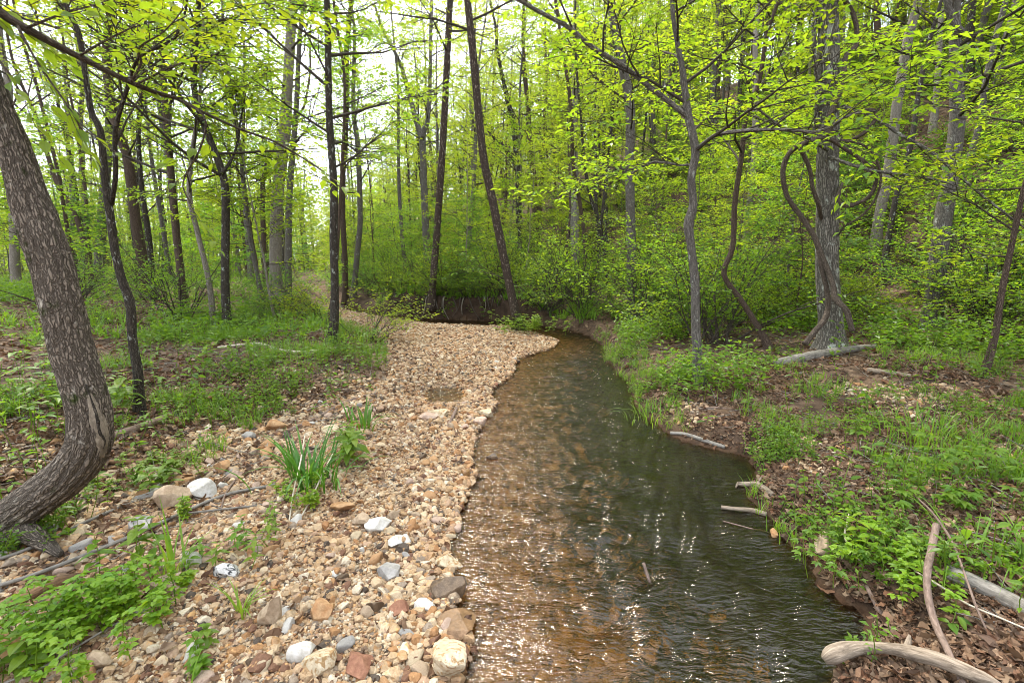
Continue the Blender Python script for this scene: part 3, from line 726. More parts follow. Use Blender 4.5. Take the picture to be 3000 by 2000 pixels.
hand_tree("dark ridged slender trunk at the edge of the gravel, thin stems beside it", [(758, 788, 22), (768, 740, 20), (770, 650, 19), (768, 550, 19), (770, 450, 18), (762, 300, 17), (760, 250, 16), (757, 0, 14)], bark='bark_dark', leaf='leaf_green', top=11, lo=2.6, nb=32, Lr=(1.1, 2.4))
hand_tree("thin leaning stem crossing the dark ridged trunk at the gravel edge", [(750, 785, 9), (757, 720, 8), (772, 640, 8), (783, 500, 8), (792, 380, 7), (800, 200, 6)], y=9.6, bark='bark_brown', leaf='leaf_green', top=7, lo=3, nb=10, Lr=(.8, 1.6))
hand_tree("slender brown trunk, left of a close pair where the gravel bar begins", [(793, 695, 15), (794, 600, 13), (790, 450, 13), (803, 250, 13), (805, 130, 12), (819, 0, 10)], bark='bark_brown', leaf='leaf_green', top=12, lo=3.6)
hand_tree("slender grey brown trunk, right of a close pair where the gravel bar begins", [(811, 682, 14), (824, 560, 13), (829, 500, 12), (826, 350, 12), (816, 250, 10), (820, 100, 8)], bark='bark_grey', leaf='leaf_green', top=11, lo=3.6)
hand_tree("tall bare trunk leaning right, at the left end of the cut bank", [(990, 716, 19), (995, 640, 17), (1004, 525, 16), (1016, 350, 16), (1024, 200, 15), (1034, 0, 14)], bark='bark_speck', leaf='leaf_lime', top=10, lo=6.2, nb=9, lean=0)
hand_tree("tall bare trunk leaning left, rooted on the tip of the gravel bar", [(1194, 760, 24), (1185, 725, 20), (1164, 625, 19), (1134, 475, 19), (1109, 350, 18), (1089, 150, 18), (1074, 0, 16)], bark='bark_speck', leaf='leaf_lime', top=9.5, lo=6, nb=8, flare=.9, lean=0)
hand_tree("grey trunk forking into two high arms behind the left end of the cut bank", [(984, 640, 20), (976, 500, 17), (971, 375, 16), (969, 310, 15), (981, 270, 10), (986, 150, 9), (988, 0, 8)], y=19, bark='bark_grey', leaf='leaf_lime', top=15, lo=5, nb=22, Lr=(1.5, 3.6),
          limbs=[[(969, 318, 13, 0), (951, 260, 11, 0), (933, 190, 10, .3), (914, 135, 8, .5), (880, 70, 6, 1), (860, 10, 5, 1.2)]])
hand_tree("dark Y shaped trunk high among the leaves beyond the cut bank", [(1192, 560, 14), (1189, 400, 14), (1181, 300, 13), (1168, 240, 11), (1150, 160, 8)], y=22, bark='bark_dark', leaf='leaf_lime', top=14, lo=3, nb=26,
          limbs=[[(1188, 380, 9, 0), (1150, 330, 8, .2), (1122, 300, 7, .4), (1100, 240, 5, .5)]])
hand_tree("tall pale trunk rising straight behind the broken snag", [(1322, 570, 18), (1321, 425, 17), (1319, 300, 17), (1322, 200, 16), (1324, 0, 14)], y=23, bark='bark_pale', leaf='leaf_lime', top=20, lo=6, nb=24, Lr=(2, 4))
hand_tree("crooked grey sapling in front of the broken snag's right side", [(1349, 675, 9), (1339, 525, 9), (1322, 420, 8), (1314, 375, 8), (1309, 250, 8), (1294, 150, 7), (1270, 0, 6)], y=14.5, bark='bark_brown', leaf='leaf_green', top=10, lo=2.5, nb=18, Lr=(1, 2))
hand_tree("thin forked sapling leaning left between snag and tall grey trunk", [(1399, 675, 9), (1379, 525, 8), (1354, 450, 8), (1340, 370, 7), (1330, 250, 5)], y=13.5, bark='bark_dark', leaf='leaf_green', top=7.5, lo=1.8, nb=16, Lr=(.9, 2.0),
          limbs=[[(1379, 525, 7, 0), (1391, 425, 7, .1), (1404, 300, 6, .2), (1414, 175, 5, .3), (1425, 60, 4, .3)]])
hand_tree("tall dark grey trunk near the stream bend, bowed slightly at the top", [(1450, 690, 25), (1449, 575, 22), (1444, 400, 21), (1444, 250, 21), (1424, 150, 20), (1404, 50, 18), (1398, 0, 17)], y=11.2, bark='bark_grey', leaf='leaf_lime', top=7.5, lo=4.0, nb=12, Lr=(1.4, 2.6), sides=18)
hand_tree("slim trunk on the right bank throwing one long limb up to the left", [(1608, 880, 26), (1598, 750, 21), (1596, 650, 21), (1588, 570, 20), (1581, 515, 23), (1592, 470, 19), (1588, 410, 19), (1597, 345, 20), (1580, 262, 19), (1568, 165, 14), (1556, 100, 12), (1544, 0, 10)], bark='bark_grey', leaf='leaf_lime', top=6, lo=2.4, nb=12, Lr=(1.0, 1.9), sides=18, step=.07, lean=0,
          limbs=[[(1582, 270, 13, 0), (1534, 232, 12, 0), (1484, 194, 11, -.05), (1434, 154, 10.5, -.1), (1359, 108, 10, -.15), (1309, 65, 9, -.2), (1234, 25, 8, -.25), (1160, -20, 7, -.3)],
                 [(1597, 345, 9, 0), (1640, 312, 8.5, -.2), (1693, 302, 9, -.3), (1768, 298, 8, -.4), (1830, 300, 7, -.5), (1888, 302, 6, -.6), (1948, 265, 5, -.7), (2012, 255, 3, -.8)],
                 [(1591, 378, 6, 0), (1560, 380, 5, .1), (1500, 372, 5, .2), (1450, 400, 4, .3)]])
hand_tree("zigzag thin trunk twisting up between the limb thrower and the vine hung tree", [(1770, 800, 20), (1752, 770, 16), (1703, 690, 14), (1663, 630, 13), (1683, 565, 13), (1688, 465, 13), (1703, 360, 12), (1713, 275, 11), (1743, 190, 11), (1763, 75, 10), (1788, 0, 9)], bark='bark_brown', leaf='leaf_lime', top=6, lo=2.4, nb=14, Lr=(1.0, 2.0), lean=0, step=.07)
hand_tree("pale straight trunk on the slope left of the vine hung tree", [(1715, 540, 18), (1718, 500, 17), (1733, 400, 16), (1740, 250, 15), (1742, 100, 13)], y=18, bark='bark_pale', leaf='leaf_lime', top=16, lo=5, nb=20)
YB = float(ground(1908, 800)[1])
big = hand_tree("big straight ridged trunk on the right bank with thick vines looped round it", [(1908, 800, 66), (1908, 750, 58), (1901, 625, 54), (1900, 450, 52), (1902, 300, 51), (1903, 150, 50), (1903, 0, 47)], y=YB, bark='bark_big', leaf='leaf_lime', top=8.5, lo=4.2, nb=12, Lr=(1.4, 2.4), sides=72, step=.03, bumpy=.010, lean=0, leafy=2,
          limbs=[[(1905, 235, 12, -.1), (1950, 250, 10, -.3), (2012, 272, 9, -.5), (2068, 310, 8, -.6), (2133, 345, 8, -.7), (2193, 395, 7, -.8), (2263, 455, 6, -.9), (2352, 522, 5, -1.0)],
                 [(1900, 345, 8, -.15), (1850, 315, 7, -.5), (1793, 290, 6, -.6), (1740, 250, 4, -.7)], [(1905, 360, 9, -.2), (1960, 380, 8, -.5), (2020, 395, 7, -.6), (2090, 402, 6, -.7), (2160, 415, 5, -.8), (2205, 432, 3, -.9)],
                 [(1875, 300, 9, .0), (1875, 200, 9, -.05), (1870, 80, 9, .0), (1874, -30, 8, .1)]])
hand_tree("leaning pale brown trunk behind the vine hung tree, bark flaking", [(2002, 640, 30), (2018, 500, 27), (2038, 400, 27), (2055, 250, 26), (2078, 100, 25), (2103, 0, 23)], y=13, bark='bark_pale', leaf='leaf_lime', top=14, lo=4, nb=22, Lr=(1.6, 3.4))
hand_tree("dark thick trunk on the right slope forking near the top of the view", [(2140, 755, 48), (2163, 575, 46), (2193, 400, 43), (2213, 275, 40), (2214, 150, 34), (2218, 0, 26)], bark='bark_grey', leaf='leaf_lime', top=13, lo=3.2, nb=26, Lr=(1.5, 3.2), sides=22, step=.08,
          limbs=[[(2212, 80, 22, 0), (2195, 60, 20, 0), (2178, 15, 18, 0), (2170, -40, 16, 0)]])
hand_tree("pale far trunk on the slope at the right side, leaning right", [(2250, 420, 20), (2258, 360, 20), (2278, 250, 19), (2300, 120, 18), (2322, 30, 16), (2335, -40, 14)], y=17, bark='bark_pale', leaf='leaf_green', top=19, lo=6, nb=20)

# the snag
def snag():
    y = 20.0; p = trunk_path([(1319, 600, 16), (1318, 540, 15), (1317, 480, 15), (1316, 462, 13), (1313, 450, 5)], y, 0, 1)
    base = p[0, :3].copy(); base[2] = gz(base[0], base[1]); p[:, :3] -= base
    r = thing('dead_snag', "pale barkless broken dead trunk standing among green leaves beyond the bend", 'dead tree', base)
    mb = MB(); tube_one(mb, resample(catmull(p, 6), .1), 12, True, 0, 2, .2); mb.build('trunk', M['deadgrey'], r, True)
    mb = MB()
    for k in range(4):
        a = k * 1.6; t = p[-2, :3] + np.array([math.cos(a) * .06, math.sin(a) * .06, 0])
        tube_one(mb, np.array([[*t, .035], [*(t + [0, 0, .15]), .02], [*(t + [.01, 0, .24 + .08 * k]), .004]]), 5)
    mb.build('splinter', M['deadgrey'], r)
snag()
s2 = hand_tree("short dark broken trunk leaning right among brush at the right edge", [(2283, 700, 15), (2295, 630, 14), (2308, 562, 12)], bark='bark_dark', top=1.0, nb=0, name='dead_snag', cat='dead tree')

# ------------------------------------------------------------------ vines on the big trunk
def vine(label, pts, y, base_mat='vine', name='woody_vine'):
    q = np.array([[*at_depth(u, v, y + dy), wd * y / (2 * FPX) / EDGE(u)] for u, v, wd, dy in pts])
    b = q[0, :3].copy(); q[:, :3] -= b
    mb = MB(); q[:, 3] *= .88; tube_one(mb, resample(catmull(q, 10), .03), 12, True, 0.003, len(label), .24)
    return tag(link(name, mb.mesh(name, True), M[base_mat], None, b), label, 'vine')
yb = YB
vine("thick woody vine snaking up the left side of the big trunk in a wide bow", [(1958, 760, 16, -.75), (1943, 712, 16, -.7), (1918, 685, 16, -.6), (1912, 650, 15, -.5), (1888, 590, 15, -.4), (1868, 540, 14, -.35), (1838, 495, 14, -.3), (1808, 450, 13, -.3), (1798, 400, 13, -.3), (1808, 360, 13, -.3), (1833, 335, 13, -.32), (1863, 325, 13, -.35), (1888, 315, 13, -.38), (1915, 302, 12, -.4)], yb)
vine("shorter vine hooking down from the knot and back behind the trunk", [(1888, 318, 11, -.34), (1860, 322, 11, -.36), (1838, 340, 11, -.38), (1848, 360, 11, -.36), (1860, 390, 11, -.33), (1866, 430, 11, -.3), (1880, 470, 11, -.26), (1884, 490, 10, -.15), (1890, 520, 9, .1)], yb)
vine("vine loop hanging in the air on the right side of the big trunk", [(1890, 318, 10, -.4), (1912, 324, 10, -.4), (1938, 340, 10, -.42), (1988, 375, 10, -.44), (2010, 400, 10.5, -.44), (2010, 425, 11, -.42), (1998, 450, 11, -.4), (1968, 468, 11, -.36), (1940, 473, 11, -.33), (1924, 462, 11, -.3), (1928, 442, 10, -.26), (1934, 422, 9, -.1)], yb)
vine("upper vine curl looping beside the branches right of the big trunk", [(1900, 312, 9, -.4), (1915, 288, 9, -.42), (1958, 262, 9, -.46), (2002, 252, 9, -.5), (2012, 268, 10, -.5), (1994, 298, 11, -.48), (1962, 318, 10, -.44), (1934, 325, 9, -.38), (1930, 310, 8, -.34)], yb)
vine("stout vine climbing the upper right edge of the big trunk", [(1900, 280, 14, -.33), (1908, 260, 15, -.33), (1923, 225, 15, -.3), (1938, 165, 14, -.2), (1943, 130, 13, -.15), (1966, 105, 13, -.1), (1968, 70, 13, -.1), (1958, 30, 12, -.1), (1940, 0, 12, -.15), (1925, -40, 11, -.2)], yb)
vine("lower vine rising from the leaf litter left of the big trunk's foot", [(1848, 790, 16, -.6), (1870, 762, 15, -.55), (1893, 735, 15, -.5), (1902, 705, 14, -.45), (1900, 670, 13, -.42), (1888, 620, 12, -.40), (1880, 575, 11, -.38)], yb)

# ------------------------------------------------------------------ crowds of trees, saplings and shrubs beyond
def make_tree(seed, H, r, bark, leaf, lo, nb, Lr, size, nsub=6, ntw=4, nleaf=6, el=(0.1, 0.75), name='tree', label='', cat='tree', group=None, wob=.06, flat_=.45, rmax=.05):
    rng = np.random.default_rng(seed)
    n = 12; z = np.linspace(-0.1, H, n); x = np.cumsum(rng.normal(0, wob, n)) * H / 12; yv = np.cumsum(rng.normal(0, wob, n)) * H / 12
    x -= x[0]; yv -= yv[0]
    rr = r * (1 - 0.88 * np.linspace(0, 1, n) ** 0.9); rr[0] *= 1.4
    C4 = resample(catmull(np.stack([x, yv, z, rr], 1), 4), max(.15, H / 40))
    root = thing(name, label, cat, (0, 0, 0), 0, group)
    tb = MB(); tube_one(tb, C4, 9, True, 0, seed, .08)
    wood, lf = MB(), MB(); B, r0 = limbs_from(rng, C4, lo, H - .1, nb, Lr, el, rmax=rmax)
    foliage(rng, wood, lf, B, r0, nsub, ntw, nleaf, size=size, flat_=flat_)
    tb.build('trunk', M[bark], root, True); wood.build('limbs', M['twig'], root, True); lf.build('crown', M[leaf], root)
    return root
def make_shrub(seed, H, nst, leaf, size, nsub=5, ntw=3, nleaf=6, label='', group=None):
    rng = np.random.default_rng(seed); root = thing('shrub', label, 'shrub', (0, 0, 0), 0, group)
    az = rng.random(nst) * 6.28; e = rng.uniform(.55, 1.35, nst)
    d = np.stack([np.cos(az) * np.cos(e), np.sin(az) * np.cos(e), np.sin(e)], 1)
    B = poly(rng, rng.normal(0, .06, (nst, 3)) * [1, 1, 0] - [0, 0, .04], d, H * rng.uniform(.65, 1.15, nst), 7, .12, -.02)
    wood, lf = MB(), MB(); foliage(rng, wood, lf, B, np.full(nst, .009 * H), nsub, ntw, nleaf, sub=.42, size=size, f0=.25)
    wood.build('stems', M['twig'], root, True); lf.build('foliage', M[leaf], root); return root

RP = np.random.default_rng(77)
def scatter(n, ok, xr, yr, gap, tries=60, wide=1.16):
    P = []
    for _ in range(n * tries):
        if len(P) >= n: break
        x, y = RP.uniform(*xr), RP.uniform(*yr)
        if abs(x) > wide * y + 1.5 or not ok(x, y): continue
        if any((x - a) ** 2 + (y - b) ** 2 < gap * gap for a, b in P): continue
        P.append((x, y))
    return P
def zone(x, y):
    m = land(np.array([x]), np.array([y]))[1]
    return {k: (v[0] if hasattr(v, '__len__') else v) for k, v in m.items()}
def off_stream(x, y, d=0.4):
    m = zone(x, y); return not m['inw'] and not m['ing'] and m['dR'] > d and m['dL'] > d
def place(protos, P, labels, group, sc=(0.8, 1.25), tilt=.05):
    for k, (x, y) in enumerate(P):
        pr, lb = protos[k % len(protos)], labels[k % len(protos)]
        s = RP.uniform(*sc); rot = (RP.normal(0, tilt), RP.normal(0, tilt), RP.random() * 6.28); loc = (x, y, gz(x, y) - .03)
        if pr.get('used') is None:
            pr['used'] = 1; pr.location = loc; pr.rotation_euler = rot; pr.scale = (s,) * 3; pr['label'] = lb; pr['group'] = group
        else: dup(pr, loc, rot, s, lb, group)
def hill_at(x, y): return float(seg_dist(np.array([x]), np.array([y]), FOOT, True)[0])

FT = [make_tree(900 + k, H, r, bk, lf, lo, 32, (1.8, 3.6), (.08, .135), 6, 4, 6) for k, (H, r, bk, lf, lo) in enumerate([
    (15, .15, 'bark_grey', 'leaf_lime', 3.5), (17, .18, 'bark_brown', 'leaf_far', 5), (13, .10, 'bark_pale', 'leaf_lime', 2.5), (14, .12, 'bark_dark', 'leaf_green', 3), (18, .2, 'bark_grey', 'leaf_far', 6), (11, .08, 'bark_brown', 'leaf_lime', 2)])]
kinds = ["grey trunked", "brown trunked", "slender pale trunked", "dark trunked bushy", "tall straight grey", "thin brown"]
PH = scatter(185, lambda x, y: hill_at(x, y) > 1.5 and y > 13 and not (-.4 * y < x < .8 * y and y < 22), (-30, 70), (13, 66), 2.1)
place(FT, PH, [f"{k} tree on the wooded slope across the stream" for k in kinds], "trees on the wooded slope")
FL = []
for k, src in enumerate(FT):
    c = dup(src, (0, 0, 0), (0, 0, 0), 1.0); c['used'] = None; del c['used']; FL.append(c)
PL = scatter(22, lambda x, y: hill_at(x, y) < 0 and off_stream(x, y, 1.2) and x < -0.45 * y + 1 and not (-.44 * y < x < -.20 * y and y < 26), (-75, 4), (15, 62), 2.4)
place(FL, PL, [f"{k} tree on the flat woodland floor left of the stream" for k in kinds], "trees on the left flood plain")

PO = [make_tree(930 + k, H, r, bk, lf, 6.5, 18, (1.2, 2.6), (.08, .13), 6, 4, 6) for k, (H, r, bk, lf) in enumerate([(14, .085, 'bark_dark', 'leaf_lime'), (16, .12, 'bark_dark', 'leaf_far'), (12, .06, 'bark_brown', 'leaf_lime'), (15, .10, 'bark_grey', 'leaf_green')])]
pk = ["thin near black", "straight dark", "very slim brown", "slim grey"]
POL = PO; PP = scatter(34, lambda x, y: hill_at(x, y) < 1 and off_stream(x, y, 1.0) and x < -.2 * y and (y > 22 or x < -.5 * y), (-44, 0), (12, 46), 1.7)
place(POL, PP, [f"{k} high crowned trunk in the left woods" for k in pk], "slim high crowned trunks in the left woods", (.75, 1.2), .06)
PQ = [dup(q_, (0, 0, 0), (0, 0, 0), 1.0) for q_ in PO]; FQ = [dup(q_, (0, 0, 0), (0, 0, 0), 1.0) for q_ in (FT[0], FT[2], FT[5])]
for c in PQ + FQ: del c['used']
PC = scatter(18, lambda x, y: off_stream(x, y, 1.2) and -.34 * y < x < .22 * y and y > 17 and hill_at(x, y) < 6, (-14, 9), (17, 44), 1.9)
place(PQ + FQ, PC, [f"{k} tree in the level woods behind the cut bank" for k in pk + ["grey leafy", "pale leafy", "small brown leafy"]], "trees in the level woods behind the cut bank", (.75, 1.15), .06)
PR = [dup(q_, (0, 0, 0), (0, 0, 0), 1.0) for q_ in PO]
for c in PR: del c['used']
place(PR, scatter(46, lambda x, y: hill_at(x, y) > 0 and y > 11 and x > .15 * y and (y > 21 or x > .75 * y), (2, 30), (11, 36), 1.8), [f"{k} high crowned trunk on the right slope" for k in pk], "slim high crowned trunks on the right slope", (.7, 1.1), .07)
SP = [make_tree(950 + k, H, r, bk, lf, H * .22, 20, (.8, 1.7), sz, 6, 4, 6, (-.05, .45), 'sapling', '', 'sapling', None, .07, .35, .012) for k, (H, r, bk, lf, sz) in enumerate([
    (4.5, .028, 'bark_grey', 'leaf_lime', (.06, .10)), (6.0, .04, 'bark_brown', 'leaf_green', (.06, .11)), (3.6, .022, 'bark_dark', 'leaf_green', (.06, .10)), (5.2, .03, 'bark_pale', 'leaf_lime', (.06, .10)), (7.0, .05, 'bark_grey', 'leaf_lime', (.07, .12)), (3.0, .02, 'bark_brown', 'leaf_deep', (.06, .10))])]
skinds = ["lime leaved grey", "green leaved brown", "short dark stemmed", "pale stemmed lime leaved", "tall layered", "low deep green"]
PS = scatter(180, lambda x, y: (hill_at(x, y) > -3 or y > 13.8) and off_stream(x, y, 1.0) and x > -.35 * y and y > 8.5 and not (x < 3.2 and y < 13.5), (-14, 38), (8.5, 36), 1.15)
PS += [(3.6, 7.2), (4.4, 6.6), (5.4, 6.2), (5.6, 7.4), (6.6, 7.0), (4.9, 8.3), (6.2, 8.6), (7.6, 8.2), (3.1, 8.4), (7.2, 9.6), (8.6, 9.2), (5.2, 5.2), (6.3, 5.6), (2.6, 9.6), (9.5, 10.4), (8.2, 11)]
SEEN = [(2150, 2220, 15), (2005, 2090, 13.5), (1790, 2020, 8), (1440, 1455, 11.2), (975, 1030, 14), (1110, 1195, 11), (1316, 1322, 20), (1680, 1760, 8)]
def clear_of(x, y, m=75):
    u = 1176 + FPX * x / (y * cp); return not any(a - m < u < b + m and y < d for a, b, d in SEEN)
PS = [p for p in PS if clear_of(*p)]
place(SP, PS, [f"{k} sapling in the understorey of the slope" for k in skinds], "saplings under the trees of the slope", (.55, 1.0))
SQ = [dup(s, (0, 0, 0), (0, 0, 0), 1.0) for s in SP]
for c in SQ: del c['used']
place(SQ, scatter(26, lambda x, y: abs(x) > 1.0 * y and off_stream(x, y, 1.5), (5.5, 30), (4.5, 22), 1.5, 200, 1.9), [f"{k} sapling at the far right end of the slope" for k in skinds], "saplings at the far right of the slope", (.6, 1.0))
SL = [dup(s, (0, 0, 0), (0, 0, 0), 1.0) for s in SP]
for c in SL: del c['used']
PSL = scatter(80, lambda x, y: off_stream(x, y, 1.0) and x < -.18 * y and (y > 18 or x < -.42 * y), (-40, -2), (9, 44), 1.9)
place(SL, PSL, [f"{k} sapling on the flat floor left of the stream" for k in skinds], "saplings on the left flood plain")

SH = [make_shrub(970 + k, H, ns, lf, sz) for k, (H, ns, lf, sz) in enumerate([(1.5, 11, 'leaf_green', (.05, .09)), (1.1, 12, 'leaf_deep', (.045, .08)), (1.9, 10, 'leaf_deep', (.05, .09)), (.8, 12, 'leaf_green', (.04, .07)), (1.3, 10, 'leaf_lime', (.05, .085))])]
hk = ["mid green", "deep green dense", "tall deep green", "low spreading", "lime green"]
PB = scatter(230, lambda x, y: off_stream(x, y, .35) and zone(x, y)['dR'] < zone(x, y)['dL'] and (y > 8.2 or x > 3.0) and y > 6.9 and x > -.4 * y and not (x < 4.2 and y < 6.3), (-10, 26), (4.8, 30), .62)
PB += [(x, y) for x, y in [(R_EDGE[k][0] + RP.uniform(-.25, .25), R_EDGE[k][1] + RP.uniform(.45, .9)) for k in (18, 18, 19, 19, 19, 20, 20, 20, 21, 21, 22, 22) ] if zone(x, y)['dR'] > .3]
place(SH, PB, [f"{k} shrub in the brush of the far and right bank" for k in hk], "shrubs of the right and far bank")
HR = [dup(s, (0, 0, 0), (0, 0, 0), 1.0) for s in (SH[0], SH[3], SH[4], SH[1])]
for c in HR: del c['used']
place(HR, scatter(42, lambda x, y: zone(x, y)['dR'] > 1.2 and x > .30 * y and clear_of(x, y, 30), (2.6, 11), (6.4, 11.5), .7), [f"{k} shrub in the brush under the right hand trees" for k in ("mid green", "low spreading", "lime green", "deep green")], "shrubs under the right hand trees", (.5, .95))
HL = [dup(s, (0, 0, 0), (0, 0, 0), 1.0) for s in SH]
for c in HL: del c['used']
PBL = scatter(60, lambda x, y: off_stream(x, y, .5) and x < -.25 * y and y > 6, (-40, -1.5), (6, 34), 1.2)
place(HL, PBL, [f"{k} shrub on the left flood plain" for k in hk], "shrubs of the left flood plain", (.5, .95))

# ------------------------------------------------------------------ overhanging limb at the upper left: its tree stands beside the view
def overhang():
    base = np.array([-4.3, 2.7, 0.0]); base[2] = gz(*base[:2]); rng = np.random.default_rng(3)
    root = thing('tree', "broad leaved tree beside the view whose long brown limb hangs across the upper left", 'tree', base)
    tp = np.array([[0, 0, -.1, .17], [.05, .05, 1.2, .14], [.1, 0, 2.4, .12], [.1, -.1, 3.6, .10], [0, -.1, 5.2, .07], [.2, 0, 7, .03]])
    tb = MB(); C4 = resample(catmull(tp, 8), .08); tube_one(tb, C4, 20, True, 0, 2, .06); tb.build('trunk', M['bark_grey'], root, True)
    pts = [(-120, -70, 24, 2.55), (0, 30, 19, 2.6), (100, 88, 16, 2.7), (180, 130, 13, 2.8), (280, 180, 11, 2.9), (350, 210, 9, 3.0), (410, 228, 8, 3.1), (470, 260, 6, 3.2), (560, 300, 5, 3.3), (640, 330, 4, 3.4), (745, 395, 3, 3.5)]
    q = np.array([[*at_depth(u, v, y), wd * y / (2 * FPX)] for u, v, wd, y in pts]); q[:, :3] -= base
    q = np.vstack([[.1, -.1, 3.5, .04], q]); q = resample(catmull(q, 8), .05)
    wood = MB(); lf = MB(); tube_one(wood, q, 10, True, 0, 3, .06)
    side = [[(40, 60, 6, 2.6), (90, 150, 4, 2.6), (160, 250, 4, 2.6), (205, 330, 3, 2.65)], [(300, 190, 6, 2.9), (325, 145, 5, 2.9), (320, 110, 4, 2.85), (380, 70, 3, 2.8), (430, 10, 2, 2.8)],
            [(310, 195, 5, 2.9), (420, 145, 4, 3), (500, 148, 3, 3.1), (560, 160, 2, 3.1)], [(410, 228, 5, 3.1), (470, 270, 4, 3.1), (460, 340, 4, 3.15), (420, 420, 3, 3.2), (440, 470, 2, 3.2)],
            [(60, 65, 6, 2.65), (150, 30, 4, 2.6), (230, 10, 3, 2.6)], [(180, 130, 5, 2.8), (240, 95, 4, 2.75), (310, 60, 3, 2.7)], [(-60, -20, 6, 2.55), (-20, 110, 5, 2.5), (40, 200, 4, 2.5), (20, 260, 3, 2.5)]]
    lines = [q[int(len(q) * .18):]]
    for sd in side:
        p = np.array([[*at_depth(u, v, y), wd * y / (2 * FPX)] for u, v, wd, y in sd]); p[:, :3] -= base
        p = resample(catmull(p, 8), .04); tube_one(wood, p, 6, True, 0, 4, .06); lines.append(p)
    for k, ln in enumerate(lines):
        L = np.linalg.norm(ln[-1, :3] - ln[0, :3]); nb = max(5, int(L * 11))
        B, r0 = limbs_from_line(rng, ln, nb, (.2, .5))
        v, qd = tubes(B, np.full((len(B), 1), .0028) * np.linspace(1, .4, 6)[None], 4); wood.add(v, None, qd)
        nl = 5; F = np.repeat(B, nl, 0); f = .15 + .85 * (np.tile(np.arange(nl), len(B)) + rng.random(len(F))) / nl
        p, d = at(F, f); sg = np.where(np.tile(np.arange(nl), len(B)) % 2 == 0, 1, -1); d = rotz(d, sg * rng.uniform(.4, 1.2, len(d))); d[:, 2] = d[:, 2] * .4 - rng.uniform(-.1, .22, len(d))
        leaves(lf, p, d, np.array([0, 0, 1.]) + rng.normal(0, .35, (len(d), 3)), rng.uniform(.04, .10, len(d)), .62, .12, True, .3)
    B, r0 = limbs_from(rng, C4, 3.2, 6.6, 10, (1.0, 2.2)); foliage(rng, wood, lf, B, r0, 5, 3, 5, size=(.07, .11))
    wood.build('limbs', M['vine'], root, True); lf.build('crown', M['leaf_green'], root)
overhang()

# ------------------------------------------------------------------ stones
import bmesh
def ico(sub):
    b = bmesh.new(); bmesh.ops.create_icosphere(b, subdivisions=sub, radius=1.0)
    V = np.array([v.co[:] for v in b.verts]); F = np.array([[v.index for v in f.verts] for f in b.faces]); b.free(); return V, F
ICO = {k: ico(k) for k in (1, 2, 3, 4)}
def rock_shape(sub, seed, planes=9, rough=0.05, sq=(1.0, .78, .55)):
    rng = np.random.default_rng(seed); V, F = ICO[sub]; V = V.copy()
    for _ in range(planes):
        n_ = nrm(rng.normal(0, 1, 3)); d = rng.uniform(.42, .80); ex = np.maximum(V @ n_ - d, 0); V = V - ex[:, None] * n_ * .97
    if rough:
        for s_, a_ in ((1.7, 1.0), (4.1, .45)):
            o_ = rng.random(3) * 9
            V = V * (1 + rough * a_ * 2 * (fbm(V[:, 0] * s_ + o_[0] + V[:, 2] * 1.3, V[:, 1] * s_ + o_[1] - V[:, 2], seed, 3) - .45))[:, None]
    V = V * np.array(sq) * rng.uniform(.85, 1.15, 3)
    return V / np.abs(V[:, 0]).max(), F
SMALL = [rock_shape(1, 50 + k, 6, 0) for k in range(8)]; MID = [rock_shape(2, 70 + k, 12, .05) for k in range(12)]
def rand_rot(rng, m, tilt=.5):
    a = rng.random(m) * 6.283; b = rng.normal(0, tilt, m); c = rng.normal(0, tilt, m)
    ca, sa, cb, sb, cc, sc_ = np.cos(a), np.sin(a), np.cos(b), np.sin(b), np.cos(c), np.sin(c); z = np.zeros(m); o = np.ones(m)
    A = np.stack([ca, -sa, z, sa, ca, z, z, z, o], -1).reshape(m, 3, 3); B = np.stack([o, z, z, z, cb, -sb, z, sb, cb], -1).reshape(m, 3, 3); C_ = np.stack([cc, z, sc_, z, o, z, -sc_, z, cc], -1).reshape(m, 3, 3)
    return A @ B @ C_
gmb = MB(); gwet = []
def pebbles(P, size, shapes, sink=.25, tilt=.4):
    m = len(P); Rm = rand_rot(R, m, tilt); which = R.integers(0, len(shapes), m)
    z, zm = land(P[:, 0], P[:, 1]); wt = np.where(z < -.018, 1.0, .42 * np.exp(-np.minimum(zm['dL'], zm['dR']) / .08)); wt = np.minimum(wt, np.where(z < -.018, 1, .35)); wt = np.maximum(wt, .4 * sst(.56, .66, fbm(P[:, 0] * .9, P[:, 1] * .7, 97)) * (R.random(len(P)) < .8)); wt = np.maximum(wt, np.where(R.random(m) < .04, .7, 0))
    for k, (V, F) in enumerate(shapes):
        i = np.where(which == k)[0]
        if not len(i): continue
        s_ = size[i]; W = np.einsum('mij,vj->mvi', Rm[i], V) * s_[:, None, None]
        W += np.stack([P[i, 0], P[i, 1], z[i] + s_ * (.5 - sink)], -1)[:, None]
        gmb.add(W.reshape(-1, 3), (F[None] + (np.arange(len(i)) * len(V))[:, None, None]).reshape(-1, 3)); gwet.append(np.repeat(wt[i], len(V)))
def sample(n, xr, yr, mask, pw=1.0):
    """points whose number falls off with the distance"""
    out = []; tot = 0
    while tot < n:
        u = R.random(n * 3)
        y = (yr[0] ** (1 - pw) + u * (yr[1] ** (1 - pw) - yr[0] ** (1 - pw))) ** (1 / (1 - pw)) if pw != 1 else yr[0] * (yr[1] / yr[0]) ** u
        x = R.uniform(*xr, n * 3); k = (np.abs(x) < 1.15 * y + .7); x, y = x[k], y[k]
        z, zm = land(x, y); k = mask(x, y, zm); out.append(np.stack([x[k], y[k]], 1)); tot += int(k.sum())
        if len(out) > 40: break
    return np.concatenate(out)[:n]
onbar = lambda x, y, m: m['ing'] & ~m['inw']
